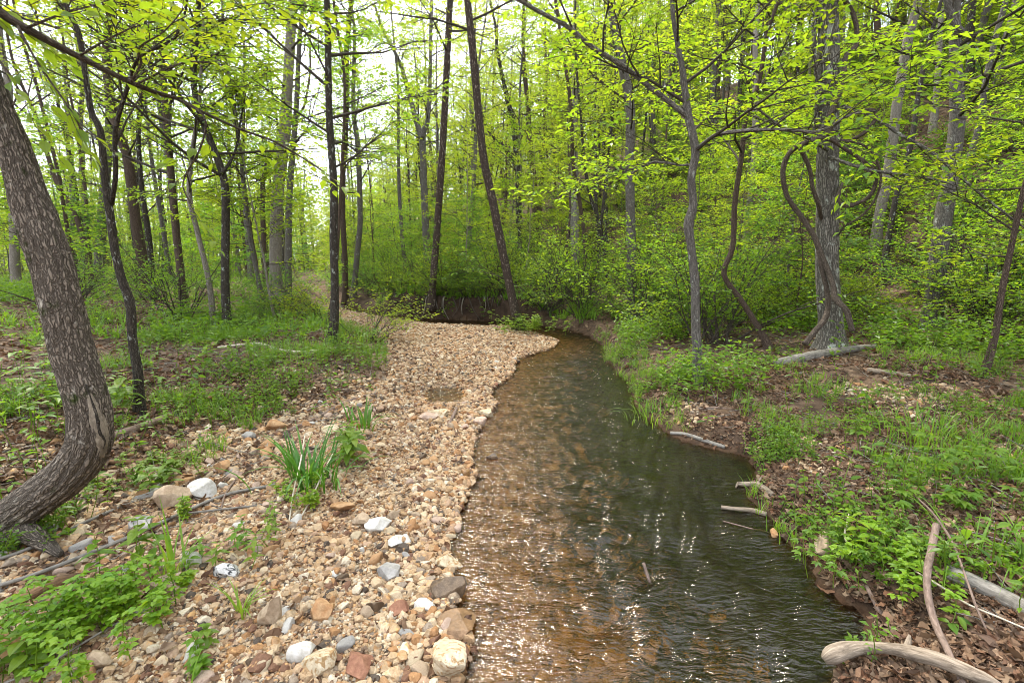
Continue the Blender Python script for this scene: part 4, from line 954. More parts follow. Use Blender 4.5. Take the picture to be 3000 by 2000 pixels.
P = sample(44000, (-4.5, 0.1), (1.3, 5.5), onbar, .6); P = P[fbm(P[:, 0] * 2.1, P[:, 1] * 2.1, 96) + .5 * R.random(len(P)) > .50]; pebbles(P, R.uniform(.005, .012, len(P)) * (1 + .12 * P[:, 1]), SMALL, .3)
P = sample(9000, (-4.5, 1.0), (1.3, 6.0), onbar, .6); P = P[fbm(P[:, 0] * 1.6, P[:, 1] * 1.6, 91) + .25 * R.random(len(P)) > .58]; pebbles(P, .009 + .026 * R.random(len(P)) ** 2, MID)
P = sample(15000, (-7, 1.2), (5.0, 17), onbar, 1.2); pebbles(P, .012 + .028 * R.random(len(P)) ** 2, SMALL)
P = sample(3200, (-5, 1.2), (1.3, 14), onbar, 1.0); P = P[fbm(P[:, 0] * 1.3, P[:, 1] * 1.3, 92) + .2 * R.random(len(P)) > .60]; pebbles(P, .018 + .036 * R.random(len(P)) ** 2, MID)
P = sample(2600, (-2, 1.2), (1.3, 11), lambda x, y, m: onbar(x, y, m) & (m['dL'] < .38), 1.0); pebbles(P, .016 + .028 * R.random(len(P)) ** 1.5, MID)
P = sample(10000, (-2, 2.0), (1.3, 12), lambda x, y, m: m['inw'] & (m['dL'] < 1.3) & (R.random(len(x)) < np.exp(-m['dL'] / .27)), 1.0); pebbles(P, .012 + .032 * R.random(len(P)) ** 2, MID, .4)
P = sample(4500, (-5, 0), (1.2, 6), lambda x, y, m: m['lside'] & ~m['ing'] & ~m['inw'] & (m['dG'] < 1.5) & (R.random(len(x)) < np.exp(-m['dG'] / .35)), 1.0); pebbles(P, .012 + .03 * R.random(len(P)) ** 2, MID)
P = sample(3500, (1.2, 4.5), (1.5, 5.5), lambda x, y, m: ~m['lside'] & ~m['inw'] & (m['dR'] > .15) & (fbm(x * 1.1, y * 1.1, 95) > .50), 1.0); pebbles(P, .008 + .022 * R.random(len(P)) ** 2, SMALL)
me = gmb.mesh("gravel"); attr(me, "wet", np.concatenate(gwet))
tag(link("gravel", me, M['gravel']), "cream, tan and rust coloured pebbles covering the bar and the shallow bed", "gravel", None, 'stuff')

def stone(label, u, v, wpx, mat, sq=(1, .75, .6), seed=None, rz=None, name='stone', planes=9, sink=.3, group=None, tilt=.15, rough=.06):
    g = ground(u, v); depth = g[1] / ray(u, v)[1]; s_ = wpx * depth / FPX / 2 * 1.08 / EDGE(u) ** .5
    seed = seed or int(u * 3 + v); rng = np.random.default_rng(seed)
    V, F = rock_shape(4, seed, planes + 5, rough, sq)
    mb = MB(); mb.add(V * s_, F)
    o = link(name, mb.mesh(name), M[mat], None, (g[0], g[1], g[2] + s_ * sq[2] * (1 - 2 * sink)))
    o.rotation_euler = (rng.normal(0, tilt), rng.normal(0, tilt), rz if rz is not None else rng.normal(0, .35))
    return tag(o, label, 'stone', group)
for a_ in [
    ("dark brown rounded stone lying at the water's edge", 1028, 1362, 90, 'st_brown', (1, .68, .55), 3, -.25, 'stone', 3),
    ("large flat brown slab half awash, the biggest stone at the water's edge", 1046, 1452, 112, 'st_wetslab', (.85, 1.0, .3), 4, .5, 'stone', 6),
    ("pitted cream rock with rusty hollows at the bottom edge beside the water", 1032, 1545, 88, 'st_cream', (1, .85, .8), 5, .1, 'stone', 7, .25, None, .15, .16),
    ("chunky bright white stone beside a brown one, mid gravel bar", 872, 1212, 62, 'st_white', (1, .7, .75), 6, .3),
    ("squat brown stone leaning against a bright white one, mid gravel bar", 825, 1204, 52, 'st_tan', (1, .8, .8), 7),
    ("flat orange tan stone above the brown and white pair", 786, 1172, 74, 'st_orange', (1, .6, .45), 8, -.3),
    ("wedge shaped white stone among the sticks below the leafy herb", 464, 1140, 62, 'st_white', (1, .7, .9), 9, .2, 'stone', 6),
    ("blocky tan brown cube of stone at the top of the rocky strip", 513, 1086, 42, 'st_orange', (1, .9, .85), 10, .2, 'stone', 6),
    ("pale tan wedge stone just right of the blocky tan brown one", 540, 1098, 40, 'st_pink', (1, .6, .75), 11),
    ("big pale tan boulder left of the wedge shaped white stone", 403, 1158, 84, 'st_tan', (1, .75, .75), 12, .5),
    ("flat grey brown stone by the foot of the bent tree, under twigs", 330, 1146, 70, 'st_grey', (1, .6, .4), 13),
    ("smooth pale grey stone with a dark spot, crossed by a long stick", 328, 1210, 62, 'st_grey', (1, .55, .55), 14, .2, 'stone', 4),
    ("white angular stone standing beside the black veined rock", 442, 1296, 60, 'st_white', (1, .6, .8), 15, .7),
    ("white rock with black veins in the middle of the rocky strip", 522, 1318, 62, 'st_vein', (1, .7, .8), 16),
    ("broad flat tan stone under a small lime sprout", 388, 1364, 92, 'st_pink', (1, .65, .5), 17, .2),
    ("pale cream flat stone in the shallow puddle", 1010, 956, 54, 'st_cream', (1, .6, .5), 18, .1),
    ("pinkish flat stone overlapped by the cream one beside the puddle", 984, 962, 44, 'st_pink', (1, .6, .45), 19, -.1),
    ("grey brown blocky boulder at the lower left edge of the gravel", 228, 1532, 88, 'st_tan', (1, .75, .7), 20, -.2),
    ("rusty orange boulder in the lower left corner below the leafy cluster", 30, 1500, 130, 'st_orange', (1, .7, .7), 21),
    ("small ochre rock under the grey brown boulder at the bottom edge", 204, 1560, 56, 'st_orange', (1, .7, .9), 22),
    ("dark tan rock standing on edge among the lower cobbles", 628, 1432, 62, 'st_tan', (.75, .6, 1.1), 23, .8),
    ("tall pinkish tan rock with a dark side, right of the one on edge", 738, 1422, 66, 'st_orange', (.8, .6, 1.2), 24, -.5),
    ("bright white and grey rock near the bottom of the bar", 698, 1505, 72, 'st_white', (1, .55, .7), 25, .5),
    ("long cream brown slab along the bottom edge of the bar", 742, 1530, 112, 'st_cream', (1, .5, .5), 26, .3),
    ("round red brown stone at the bottom of the bar", 826, 1540, 60, 'st_red', (1, .85, .6), 27, 0, 'stone', 4),
    ("squarish white stone near the water below the grey ones", 968, 1395, 52, 'st_white', (1, .8, .7), 28),
    ("speckled grey stone in the cobbles uphill of the dark rounded one", 893, 1325, 50, 'st_grey', (1, .8, .7), 29),
    ("pale pitted yellowish stone touching the water above the dark rounded one", 1028, 1300, 66, 'st_cream', (1, .6, .55), 30, .2),
    ("orange stone at the rim of the gravel beside the iris leaves", 632, 985, 66, 'st_orange', (1, .6, .5), 31),
    ("bright cream rock at the rim of the gravel behind the iris leaves", 762, 1000, 50, 'st_cream', (1, .7, .8), 32),
    ("mossy tan rock set in the right bank above the water", 1895, 1262, 66, 'st_tan', (1, .7, .7), 33),
    ("small orange brown rock half in the water under the right bank", 1778, 1232, 30, 'st_orange', (1, .8, .8), 34),
    ("white grey stone tilted on the middle of the bar below the white pair", 905, 1255, 56, 'st_white', (1, .7, .6), 35),
    ("dark purplish red stone in the cobbles by the squarish white one", 912, 1412, 50, 'st_red', (1, .7, .7), 36),
    ("small dark red brown stone beside the purplish red one", 862, 1405, 44, 'st_brown', (1, .8, .8), 37),
    ("tan rock at the tip of the shingle point above the bend", 1118, 955, 44, 'st_cream', (1, .7, .6), 38),
    ("rust stained rock on the shingle edge left of the dark water", 1100, 975, 34, 'st_pink', (1, .7, .7), 39),
    ("dark brown stone breaking the surface off the shingle", 1130, 1055, 30, 'st_brown', (1, .7, .6), 40)]:
    stone(*a_)
cob = []
for k, (mt, cn) in enumerate([('st_tan', 'tan'), ('st_white', 'whitish'), ('st_pink', 'pinkish buff'), ('st_orange', 'rusty orange'), ('st_grey', 'grey'), ('st_cream', 'cream'), ('st_brown', 'brown'), ('st_red', 'dark red')]):
    V, F = rock_shape(3, 300 + k, 13, .06, (1, .78, .62)); mb = MB(); mb.add(V, F); cob.append((mb.mesh('cobble', True), mt, cn))
RC = np.random.default_rng(9)
def cobbles(n, mask, xr, yr, sr, where, group, pw=1.0):
    P = sample(n, xr, yr, mask, pw)
    for x, y in P:
        me_, mt, cn = cob[RC.choice(8, p=[.22, .14, .17, .14, .1, .13, .06, .04])]
        s_ = RC.uniform(*sr); o = link('cobble', me_, M[mt], None, (x, y, gz(x, y) + s_ * .22)); o.scale = (s_, s_ * RC.uniform(.8, 1.1), s_ * RC.uniform(.8, 1.2))
        o.rotation_euler = (RC.normal(0, .3), RC.normal(0, .3), RC.random() * 6.28); tag(o, f"{cn} cobble {where}", 'stone', group)
cobbles(70, lambda x, y, m: onbar(x, y, m) & (m['dL'] < .45), (-1, 1.2), (1.5, 9), (.028, .055), "lying along the water's edge of the bar", "cobbles along the water's edge")
cobbles(75, lambda x, y, m: onbar(x, y, m) & (m['dL'] > .45) & (y < 5), (-3.5, .2), (1.5, 5), (.026, .052), "strewn on the near gravel bar away from the water", "cobbles on the near bar")
cobbles(70, lambda x, y, m: m['lside'] & ~m['inw'] & (m['dG'] < .45), (-3.6, .2), (1.4, 5), (.03, .062), "in the rocky strip between gravel and leaf litter", "cobbles of the rocky strip")

# ------------------------------------------------------------------ fallen wood
def stick(name, label, pts, mat, cat='branch', lump=.10, sides=12, group=None, step=.02, bumpy=0.0, extra=()):
    """course over the ground: (u, v, width, lift)"""
    q = []
    for u, v, wd, lift in pts:
        g = ground(u, v); depth = g[1] / ray(u, v)[1]; r = wd * depth / FPX / 2 / EDGE(u)
        if lift > 0:
            dr = ray(u, v); t = depth * (1 - lift); g = np.array([0, 0, CAM_H]) + dr * t; r *= (1 - lift)
        q.append([g[0], g[1], g[2] + r * (.7 if lift <= 0 else 0), r])
    q = np.array(q); b = q[0, :3].copy(); q[:, :3] -= b
    mb = MB(); tube_one(mb, resample(catmull(q, 8), step), sides, True, bumpy, int(pts[0][0]), lump)
    for e in extra:
        p = []
        for u, v, wd, lift in e:
            g = ground(u, v); dr = ray(u, v); depth = g[1] / dr[1]; t = depth * (1 - lift); g = np.array([0, 0, CAM_H]) + dr * t
            r = wd * t / FPX / 2 / EDGE(u); p.append([g[0], g[1], g[2] + (r * .7 if lift <= 0 else 0), r])
        p = np.array(p); p[:, :3] -= b; tube_one(mb, resample(catmull(p, 8), step), max(6, sides - 4), True, 0, int(e[0][0]), lump)
    return tag(link(name, mb.mesh(name, True), M[mat], None, b), label, cat, group)
stick('fallen_log', "smooth pale grey log end lying in the lower right bank", [(2172, 1332, 50, 0), (2215, 1350, 54, 0), (2290, 1385, 56, 0), (2380, 1425, 58, 0), (2480, 1470, 60, 0)], 'deadgrey', 'log', .07, 24, bumpy=.002)
stick('driftwood', "knobbly pale driftwood reaching out over the water at lower right", [(1892, 1515, 20, .05), (1912, 1504, 44, .06), (1945, 1492, 42, .07), (1985, 1486, 33, .07), (2045, 1488, 33, .07), (2105, 1502, 42, .065), (2160, 1516, 40, .06), (2230, 1546, 42, .05), (2270, 1562, 36, .04), (2310, 1580, 14, .03)], 'drift', 'driftwood', .26, 20, extra=[[(2075, 1500, 20, .065), (2085, 1475, 16, .08), (2089, 1458, 7, .085)]])
stick('fallen_branch', "thick bark covered branch slanting up across the pale log", [(2150, 1205, 18, .12), (2142, 1250, 20, .11), (2130, 1310, 20, .10), (2132, 1370, 20, .08), (2148, 1430, 20, .06), (2175, 1490, 20, .04), (2215, 1575, 20, .02)], 'deadbrown', lump=.10)
stick('fallen_branch', "thin dark bare stem crossing behind the thick slanting branch", [(2098, 1135, 4, .05), (2140, 1175, 6, .08), (2185, 1240, 7, .09), (2220, 1330, 7, .08), (2245, 1400, 7, .05), (2272, 1470, 6, .0)], 'deadbrown', lump=.05, sides=7)
stick('fallen_branch', "long thin whitish stem lying over the pale log", [(2100, 1310, 5, .03), (2160, 1345, 6, .04), (2220, 1385, 6, .04), (2290, 1415, 6, .04), (2360, 1445, 6, .04)], 'straw', lump=.05, sides=7)
stick('fallen_branch', "crooked bare root dipping from the bank into the water by the driftwood", [(1990, 1345, 10, .02), (2005, 1375, 12, .02), (2025, 1410, 13, .01), (2042, 1440, 13, 0), (2050, 1480, 12, .0)], 'deadbrown', sides=9)
stick('fallen_branch', "straight broken stick poking from the right bank over the water", [(1656, 1164, 9, .01), (1690, 1168, 10, .01), (1725, 1176, 12, .0), (1760, 1188, 12, .0)], 'drift', sides=9)
stick('driftwood', "gnarled stub of grey root wood at the right water's edge", [(1695, 1110, 10, .01), (1715, 1112, 14, .01), (1738, 1118, 16, 0), (1760, 1134, 18, 0), (1775, 1142, 12, 0)], 'drift', 'driftwood', .2, extra=[[(1735, 1118, 9, .01), (1742, 1106, 7, .02), (1748, 1096, 4, .03)], [(1695, 1110, 6, 0), (1690, 1120, 4, 0)]])
stick('fallen_branch', "weathered branch lying along the waterline below the grassy point", [(1540, 998, 8, 0), (1575, 1003, 9, 0), (1620, 1018, 10, 0), (1665, 1030, 9, 0)], 'deadgrey', sides=9)
stick('fallen_branch', "forked twig lying on the bank above the waterline branch", [(1600, 940, 4, .0), (1650, 938, 5, 0), (1700, 944, 4, 0), (1740, 938, 3, 0)], 'deadbrown', sides=6)
stick('fallen_log', "rotting grey log lying on the slope right of the vine hung tree", [(1780, 842, 22, 0), (1840, 830, 26, 0), (1900, 818, 24, 0), (1960, 808, 20, 0), (2010, 800, 14, 0)], 'deadgrey', 'log', .14, 14)
stick('fallen_log', "short pale broken log piece on the green right slope", [(1992, 855, 15, 0), (2040, 860, 14, 0), (2090, 868, 13, 0)], 'drift', 'log', .06, 12)
stick('fallen_branch', "white bare branch lying across the left bank behind the gravel", [(500, 800, 5, 0), (550, 795, 7, 0), (600, 793, 8, 0), (640, 806, 8, 0), (690, 812, 8, 0), (745, 806, 8, 0), (776, 800, 6, 0)], 'straw', sides=8)
stick('fallen_branch', "long grey stick running from the lower left edge toward the rocky strip, the upper one", [(-30, 1292, 12, .03), (60, 1262, 12, .03), (140, 1226, 11, .02), (210, 1192, 10, .02), (290, 1158, 8, .01), (330, 1145, 5, 0)], 'deadgrey', lump=.06, sides=9)
stick('fallen_branch', "longest grey stick, sweeping from the left edge past the wedge shaped white stone", [(-30, 1352, 13, .03), (80, 1318, 13, .03), (190, 1276, 12, .03), (320, 1222, 11, .03), (430, 1172, 10, .02), (520, 1135, 9, .02), (620, 1115, 8, .01), (670, 1104, 4, 0)], 'deadgrey', lump=.06, sides=9,
      extra=[[(420, 1180, 8, .02), (500, 1170, 6, .02), (600, 1158, 5, .01), (660, 1140, 3, .0)]])
stick('fallen_branch', "curved twig bowing along the bottom of the lower left leaf cluster", [(10, 1568, 8, .03), (100, 1530, 8, .04), (200, 1470, 7, .03), (280, 1425, 6, .02), (370, 1395, 4, 0)], 'deadgrey', lump=.05, sides=8)
stick('fallen_log', "brown rotten log half buried under the lower left leaves", [(-40, 1430, 40, 0), (60, 1385, 46, 0), (130, 1350, 36, 0), (180, 1330, 20, 0)], 'rotten', 'log', .16, 14)
stick('fallen_log', "dark splintery log running behind the grass blades at lower left", [(200, 1420, 18, 0), (280, 1385, 22, 0), (350, 1340, 24, 0), (420, 1305, 16, 0)], 'rotten', 'log', .14, 12)
stick('fallen_log', "brown log lying behind the bend of the hooked tree", [(255, 1010, 22, 0), (300, 996, 25, 0), (345, 982, 24, 0), (375, 968, 22, 0)], 'deadbrown', 'log', .10, 12)
stick('fallen_log', "dark damp log in the shade right of the hooked tree's foot", [(250, 1066, 14, 0), (330, 1064, 16, 0), (400, 1060, 14, 0), (470, 1050, 8, 0)], 'rotten', 'log', .12, 10)
for k, (p, l) in enumerate([([(-20, 1046, 7, 0), (60, 1030, 8, 0), (140, 1010, 6, 0)], "upper of two thin grey sticks left of the hooked tree"), ([(-20, 1062, 7, 0), (50, 1048, 7, 0), (130, 1024, 5, 0)], "lower of two thin grey sticks left of the hooked tree"),
        ([(664, 1200, 4, 0), (674, 1130, 4, .04), (690, 1060, 4, .09), (700, 1000, 3, .13)], "pale dead grass stalk standing left in front of the iris leaves"), ([(680, 1210, 5, 0), (712, 1150, 4, .03), (740, 1090, 4, .07), (764, 1042, 3, .1)], "pale dead grass stalk slanting right across the iris leaves"),
        ([(1010, 995, 5, 0), (1030, 975, 7, .01), (1046, 945, 8, .03), (1048, 934, 4, .04)], "short dark stick leaning on the flat stones by the puddle"), ([(640, 1002, 9, 0), (720, 968, 10, 0), (800, 925, 9, 0), (868, 905, 6, 0)], "brown branch along the upper rim of the near gravel"),
        ([(1478, 1292, 7, .05), (1484, 1312, 8, .025), (1492, 1340, 7, 0)], "dark stick end poking out of the stream"), ([(1950, 1180, 4, .06), (1940, 1230, 5, .05), (1958, 1262, 5, .03), (1985, 1310, 4, .0)], "bent white twig standing in the weeds of the right bank"),
        ([(1660, 1200, 3, 0), (1780, 1230, 5, .0), (1870, 1240, 6, .01), (1930, 1228, 5, 0)], "reddish twig lying along the edge of the right bank"), ([(600, 1060, 4, 0), (560, 1085, 5, 0), (520, 1130, 5, .02), (505, 1180, 4, .01)], "dark forked twig among the tan stones of the rocky strip")]):
    stick('twig', l, p, 'straw' if 'pale' in l or 'white' in l else 'deadbrown' if 'dark' in l or 'brown' in l or 'reddish' in l else 'deadgrey', 'twig', .06, 7, None, .02)

# ------------------------------------------------------------------ herbs
def blades(mb, base, az, L, wd, bend, lean=.25, rows=5):
    m = len(base); t = np.linspace(0, 1, rows); dx = np.stack([np.cos(az), np.sin(az), np.zeros(m)], 1); sd = np.stack([-np.sin(az), np.cos(az), np.zeros(m)], 1)
    out = []
    for f in t:
        ang = lean + bend * f; hx = L * f * np.sin(ang * .8); hz = L * f * np.cos(ang * .85)
        c = base + dx * hx[:, None] + np.array([0, 0, 1.]) * hz[:, None]; w_ = (wd * (1 - f ** 2.2) * (.6 + .4 * min(1, f * 4)))[:, None] * .5
        out += [c + sd * w_, c - sd * w_]
    V = np.stack(out, 1).reshape(-1, 3); q = np.array([[2 * i, 2 * i + 1, 2 * i + 3, 2 * i + 2] for i in range(rows - 1)])
    mb.add(V, None, (q[None] + (np.arange(m) * 2 * rows)[:, None, None]).reshape(-1, 4))
def sprigs(lf, st, P, z, h, k, size, wid=.55, hi=False, up=.25):
    """little herbs: a stem and k leaves set round it"""
    m = len(P); b = np.c_[P, z]; top = b + np.c_[R.normal(0, .2, (m, 2)) * h[:, None], h]
    if st is not None:
        S = np.stack([b, (b + top) / 2 + R.normal(0, .01, (m, 3)), top], 1); v, q = tubes(S, np.full((m, 3), .0016) * (1 + h[:, None] * 2), 3); st.add(v, None, q)
    f = np.tile(np.linspace(.35, 1, k), m) + R.normal(0, .05, m * k); az = np.tile(np.arange(k) * 2.4, m) + np.repeat(R.random(m) * 6.28, k) + R.normal(0, .4, m * k)
    p = np.repeat(b, k, 0) + (np.repeat(top, k, 0) - np.repeat(b, k, 0)) * np.clip(f, 0, 1)[:, None]
    e = R.normal(up, .3, m * k); d = np.stack([np.cos(az) * np.cos(e), np.sin(az) * np.cos(e), np.sin(e)], 1)
    p = p + d * (np.repeat(h, k) * .15)[:, None] * R.random((m * k, 1))
    s_ = np.repeat(R.uniform(size[0], size[1], m), k) * R.uniform(.7, 1.15, m * k)
    leaves(lf, p, d, np.array([0, 0, 1.]) + R.normal(0, .3, (m * k, 3)), s_, wid, hi=hi)
def land_z(P): return land(P[:, 0], P[:, 1])[0]
def clump(x, y, s, seed, th, soft=.08): return R.random(len(x)) < sst(th - soft, th + soft, fbm(x * s, y * s, seed, 3))
dryL = lambda m: m['lside'] & ~m['ing'] & ~m['inw']
dryR = lambda m: ~m['lside'] & ~m['inw']
hb, hs = MB(), MB()
P = sample(1000, (-9, 0), (2.2, 9), lambda x, y, m: dryL(m) & clump(x, y, 1.3, 120, .56, .05), 1.0); z = land_z(P); sprigs(hb, hs, P, z, R.uniform(.04, .22, len(P)), 8, (.022, .05))
P = sample(650, (-6, .2), (4.2, 12), lambda x, y, m: dryL(m) & (m['dG'] < .9) & clump(x, y, 1.5, 127, .44), 1.0); z = land_z(P); sprigs(hb, hs, P, z, R.uniform(.05, .28, len(P)), 9, (.025, .05))
P = sample(2300, (-34, -1), (7, 34), lambda x, y, m: dryL(m) & clump(x, y, .5, 121, .47, .09), 1.1); z = land_z(P); sprigs(hb, None, P, z, R.uniform(.1, .45, len(P)), 8, (.06, .12))
P = sample(1050, (1.0, 6.5), (1.7, 6.5), lambda x, y, m: dryR(m) & (m['dR'] > .1) & clump(x, y, 1.7, 122, .53, .05), 1.0); z = land_z(P); sprigs(hb, hs, P, z, R.uniform(.03, .16, len(P)), 8, (.02, .045))
P = sample(430, (.9, 4.0), (1.7, 11), lambda x, y, m: dryR(m) & (m['dR'] < .4) & clump(x, y, 1.6, 123, .52), 1.0); z = land_z(P); sprigs(hb, hs, P, z, R.uniform(.03, .2, len(P)), 8, (.02, .045))
P = sample(3000, (1.5, 16), (5, 14), lambda x, y, m: dryR(m) & (m['dR'] > .3) & clump(x, y, .9, 124, .50, .07), 1.0); z = land_z(P); sprigs(hb, None, P, z, R.uniform(.08, .5, len(P)), 8, (.04, .085))
P = sample(7000, (-14, 34), (12.5, 34), lambda x, y, m: dryR(m) & clump(x, y, .5, 125, .46, .1), 1.0); z = land_z(P); sprigs(hb, None, P, z, R.uniform(.15, .7, len(P)), 8, (.08, .15))
for n_, xr_, yr_, mk in [(420, (-9, 0), (2.4, 11), dryL), (210, (1.0, 9), (1.8, 11), dryR), (500, (-22, -2), (8, 24), dryL)]:
    P = sample(n_, xr_, yr_, lambda x, y, m: mk(m) & (np.minimum(m['dL'], m['dR']) > .2), 1.0); z = land_z(P); sprigs(hb, hs, P, z, R.uniform(.08, .4, len(P)), 6, (.035, .085), .5, True, .1)
y_ = R.uniform(3.5, 22, 5200); x_ = R.uniform(.95, 1.9, 5200) * y_; P = np.stack([x_, y_], 1)[fbm(x_ * .6, y_ * .6, 128) > .46]; z = land_z(P); sprigs(hb, None, P, z, R.uniform(.1, .6, len(P)), 8, (.06, .12))
root = thing('undergrowth', "low leafy green herbs covering the banks and the woodland floor", "undergrowth", (0, 0, 0)); root['kind'] = 'stuff'
hb.build('herb_leaves', M['herb'], root); hs.build('herb_stems', M['herb'], root)

gm = MB()
def grass(P, n, L, wd):
    z = land_z(P); m = len(P); b = np.repeat(np.c_[P, z - .005], n, 0); b[:, :2] += R.normal(0, .02, (m * n, 2)); s_ = np.repeat(R.uniform(.6, 1.2, m), n)
    blades(gm, b, R.random(m * n) * 6.28, R.uniform(*L, m * n) * s_, R.uniform(*wd, m * n), R.uniform(.2, 1.1, m * n), .12, 4)
grass(sample(600, (-8, -.5), (3, 9), lambda x, y, m: dryL(m) & clump(x, y, .9, 130, .56, .05), 1.0), 9, (.08, .24), (.004, .008))
grass(sample(800, (-30, -3), (7.5, 24), lambda x, y, m: dryL(m) & clump(x, y, .35, 131, .46, .1), 1.0), 9, (.15, .38), (.010, .02))
grass(sample(600, (1.1, 6), (1.8, 6.5), lambda x, y, m: dryR(m) & clump(x, y, 1.2, 132, .54, .05), 1.0), 9, (.06, .2), (.004, .008))
grass(sample(170, (-5, 2), (11, 16), lambda x, y, m: dryR(m) & (m['dR'] > .22) & (m['dR'] < .6), 1.0), 10, (.15, .4), (.010, .018))
grass(sample(90, (.9, 3), (2.2, 9), lambda x, y, m: dryR(m) & (m['dR'] < .3) & clump(x, y, 2.0, 133, .48), 1.0), 10, (.08, .2), (.004, .007))
tag(gm.build('grass', M['grass']), "fine bright green grass growing in tufts on both banks", "grass", None, 'stuff')

lm = MB(); x_ = R.uniform(.95, 1.9, 7000); y_ = R.uniform(3.5, 22, 7000); FAR = np.stack([x_ * y_, y_], 1)
def litter(P, size, hi):
    z = land_z(P); m = len(P); az = R.random(m) * 6.28; d = np.stack([np.cos(az), np.sin(az), R.normal(0, .25, m)], 1)
    leaves(lm, np.c_[P, z + R.uniform(.004, .02, m)], d, np.array([0, 0, 1.]) + R.normal(0, .38, (m, 3)), R.uniform(*size, m), R.uniform(.4, .8, m), R.normal(.1, .2, (m, 1)), hi, R.uniform(-.7, .7, (m, 1)))
    lm.v[-1] = lm.v[-1] + R.normal(0, .0035 if hi else .004, lm.v[-1].shape)
litter(sample(9000, (-5, .0), (1.3, 5.5), lambda x, y, m: dryL(m) & (m['dG'] > .05), 1.0), (.025, .065), True)
litter(sample(15000, (1.0, 5.5), (1.5, 6), lambda x, y, m: dryR(m) & (m['dR'] > .06) & (fbm(x * 1.3, y * 1.3, 140) > .36), 1.2), (.022, .06), True)
litter(sample(1500, (1.2, 3.5), (1.5, 2.9), lambda x, y, m: dryR(m) & (m['dR'] > .05), 1.0), (.035, .085), True)
litter(sample(12000, (-14, -.5), (5, 16), lambda x, y, m: dryL(m), 1.0), (.05, .10), False)
litter(sample(16000, (.9, 22), (5, 26), lambda x, y, m: dryR(m) & (m['dR'] > .08), 1.0), (.05, .11), False)
litter(sample(1500, (-6, .5), (1.4, 12), lambda x, y, m: onbar(x, y, m) & (m['dG'] < .55), 1.0), (.025, .07), True)
litter(sample(1300, (-3.6, .8), (1.4, 9), onbar, 1.0), (.025, .075), True)
litter(FAR, (.06, .12), False)
tag(lm.build('leaf_litter', M['litter']), "dry brown fallen leaves covering the woodland floor and the banks", "leaf litter", None, 'stuff')

def herb(label, u, v, hpx, kind='opposite', mat='herb', n=3, seed=None, spread=.06, name='herb', cat='plant', lsz=None, wid=.5):
    g = ground(u, v); depth = g[1] / ray(u, v)[1]; H = hpx * depth / FPX; rng = np.random.default_rng(seed or int(u + v * 3))
    root = thing(name, label, cat, g); lf, st = MB(), MB()
    if kind == 'blades':
        b = rng.normal(0, spread, (n, 3)) * [1, 1, 0]; az = np.arctan2(b[:, 1], b[:, 0]) + rng.normal(0, .5, n)
        blades(lf, b, az, H * rng.uniform(.6, 1.15, n), np.full(n, lsz or .012) * rng.uniform(.7, 1.2, n), rng.uniform(.1, 1.5, n), .14, 7)
        if n > 30: lf.build('leaf_blades', M[mat], root); return root
        V_ = np.concatenate(lf.v).reshape(n, -1, 3)
        for k in range(n):
            o_ = MB(); o_.add(V_[k], None, np.array([[2 * i, 2 * i + 1, 2 * i + 3, 2 * i + 2] for i in range(6)])); o_.build('blade', M[mat], root)
        return root
    for k in range(n):
        b = rng.normal(0, spread, 3) * [1, 1, 0]; h = H * rng.uniform(.65, 1.05); tip = b + [rng.normal(0, .12) * h, rng.normal(0, .12) * h, h]
        S = np.stack([b, (b + tip) / 2 + rng.normal(0, .012, 3), tip])
        if n <= 10 and k: st.build('stem', M['herb'], root); lf.build('leaves', M[mat], root); st, lf = MB(), MB()
        st_v, st_q = tubes(S[None], np.array([[.0022, .0018, .001]]), 5); st.add(st_v, None, st_q)
        L = lsz or H * .42
        if kind == 'opposite':
            nn = 5; fs = np.linspace(.3, 1.0, nn)
            for i, f in enumerate(fs):
                a0 = rng.random() * .6 + i * 1.57
                for a in (a0, a0 + 3.14):
                    e = rng.normal(.35 if f > .85 else .12, .15); d = np.array([[math.cos(a) * math.cos(e), math.sin(a) * math.cos(e), math.sin(e)]])
                    leaves(lf, (S[0] + (S[2] - S[0]) * f)[None], d, np.array([[0, 0, 1.]]) + rng.normal(0, .12, (1, 3)), np.array([L * (1.05 - .45 * abs(f - .7)) * rng.uniform(.8, 1.1) * (.6 if f == 1 else 1)]), wid, .14, True, .35)
        elif kind == 'clover':
            nn = 14; f = rng.uniform(.25, 1, nn); a = rng.random(nn) * 6.28
            p = S[0] + (S[2] - S[0]) * f[:, None]; d = np.stack([np.cos(a), np.sin(a), rng.normal(.2, .2, nn)], 1); ends = p + d * (L * rng.uniform(.5, 1.3, nn))[:, None]
            tv, tq = tubes(np.stack([p, (p + ends) / 2, ends], 1), np.full((nn, 3), .0011), 3); st.add(tv, None, tq)
            for j in (-1, 0, 1):
                leaves(lf, ends, rotz(d, np.full(nn, j * 1.25)) * [1, 1, .3], np.array([0, 0, 1.]) + rng.normal(0, .25, (nn, 3)), np.full(nn, L) * rng.uniform(.7, 1.1, nn), .78, .1, True, .2)
        elif kind == 'palmate':
            nn = 4; a = rng.random(nn) * 6.28; f = rng.uniform(.6, 1, nn); p = S[0] + (S[2] - S[0]) * f[:, None]; d = np.stack([np.cos(a), np.sin(a), rng.normal(.25, .15, nn)], 1); ends = p + d * (L * .8)
            tv, tq = tubes(np.stack([p, (p + ends) / 2, ends], 1), np.full((nn, 3), .0013), 3); st.add(tv, None, tq)
            for j in range(5):
                leaves(lf, ends, rotz(d, np.full(nn, (j - 2) * .75)) * [1, 1, .2], np.array([0, 0, 1.]) + rng.normal(0, .2, (nn, 3)), np.full(nn, L) * (1.1 - .15 * abs(j - 2)), .42, .12, True, .25)
    st.build('stem' if n <= 10 else 'stems', M['herb'], root); lf.build('leaves', M[mat], root); return root
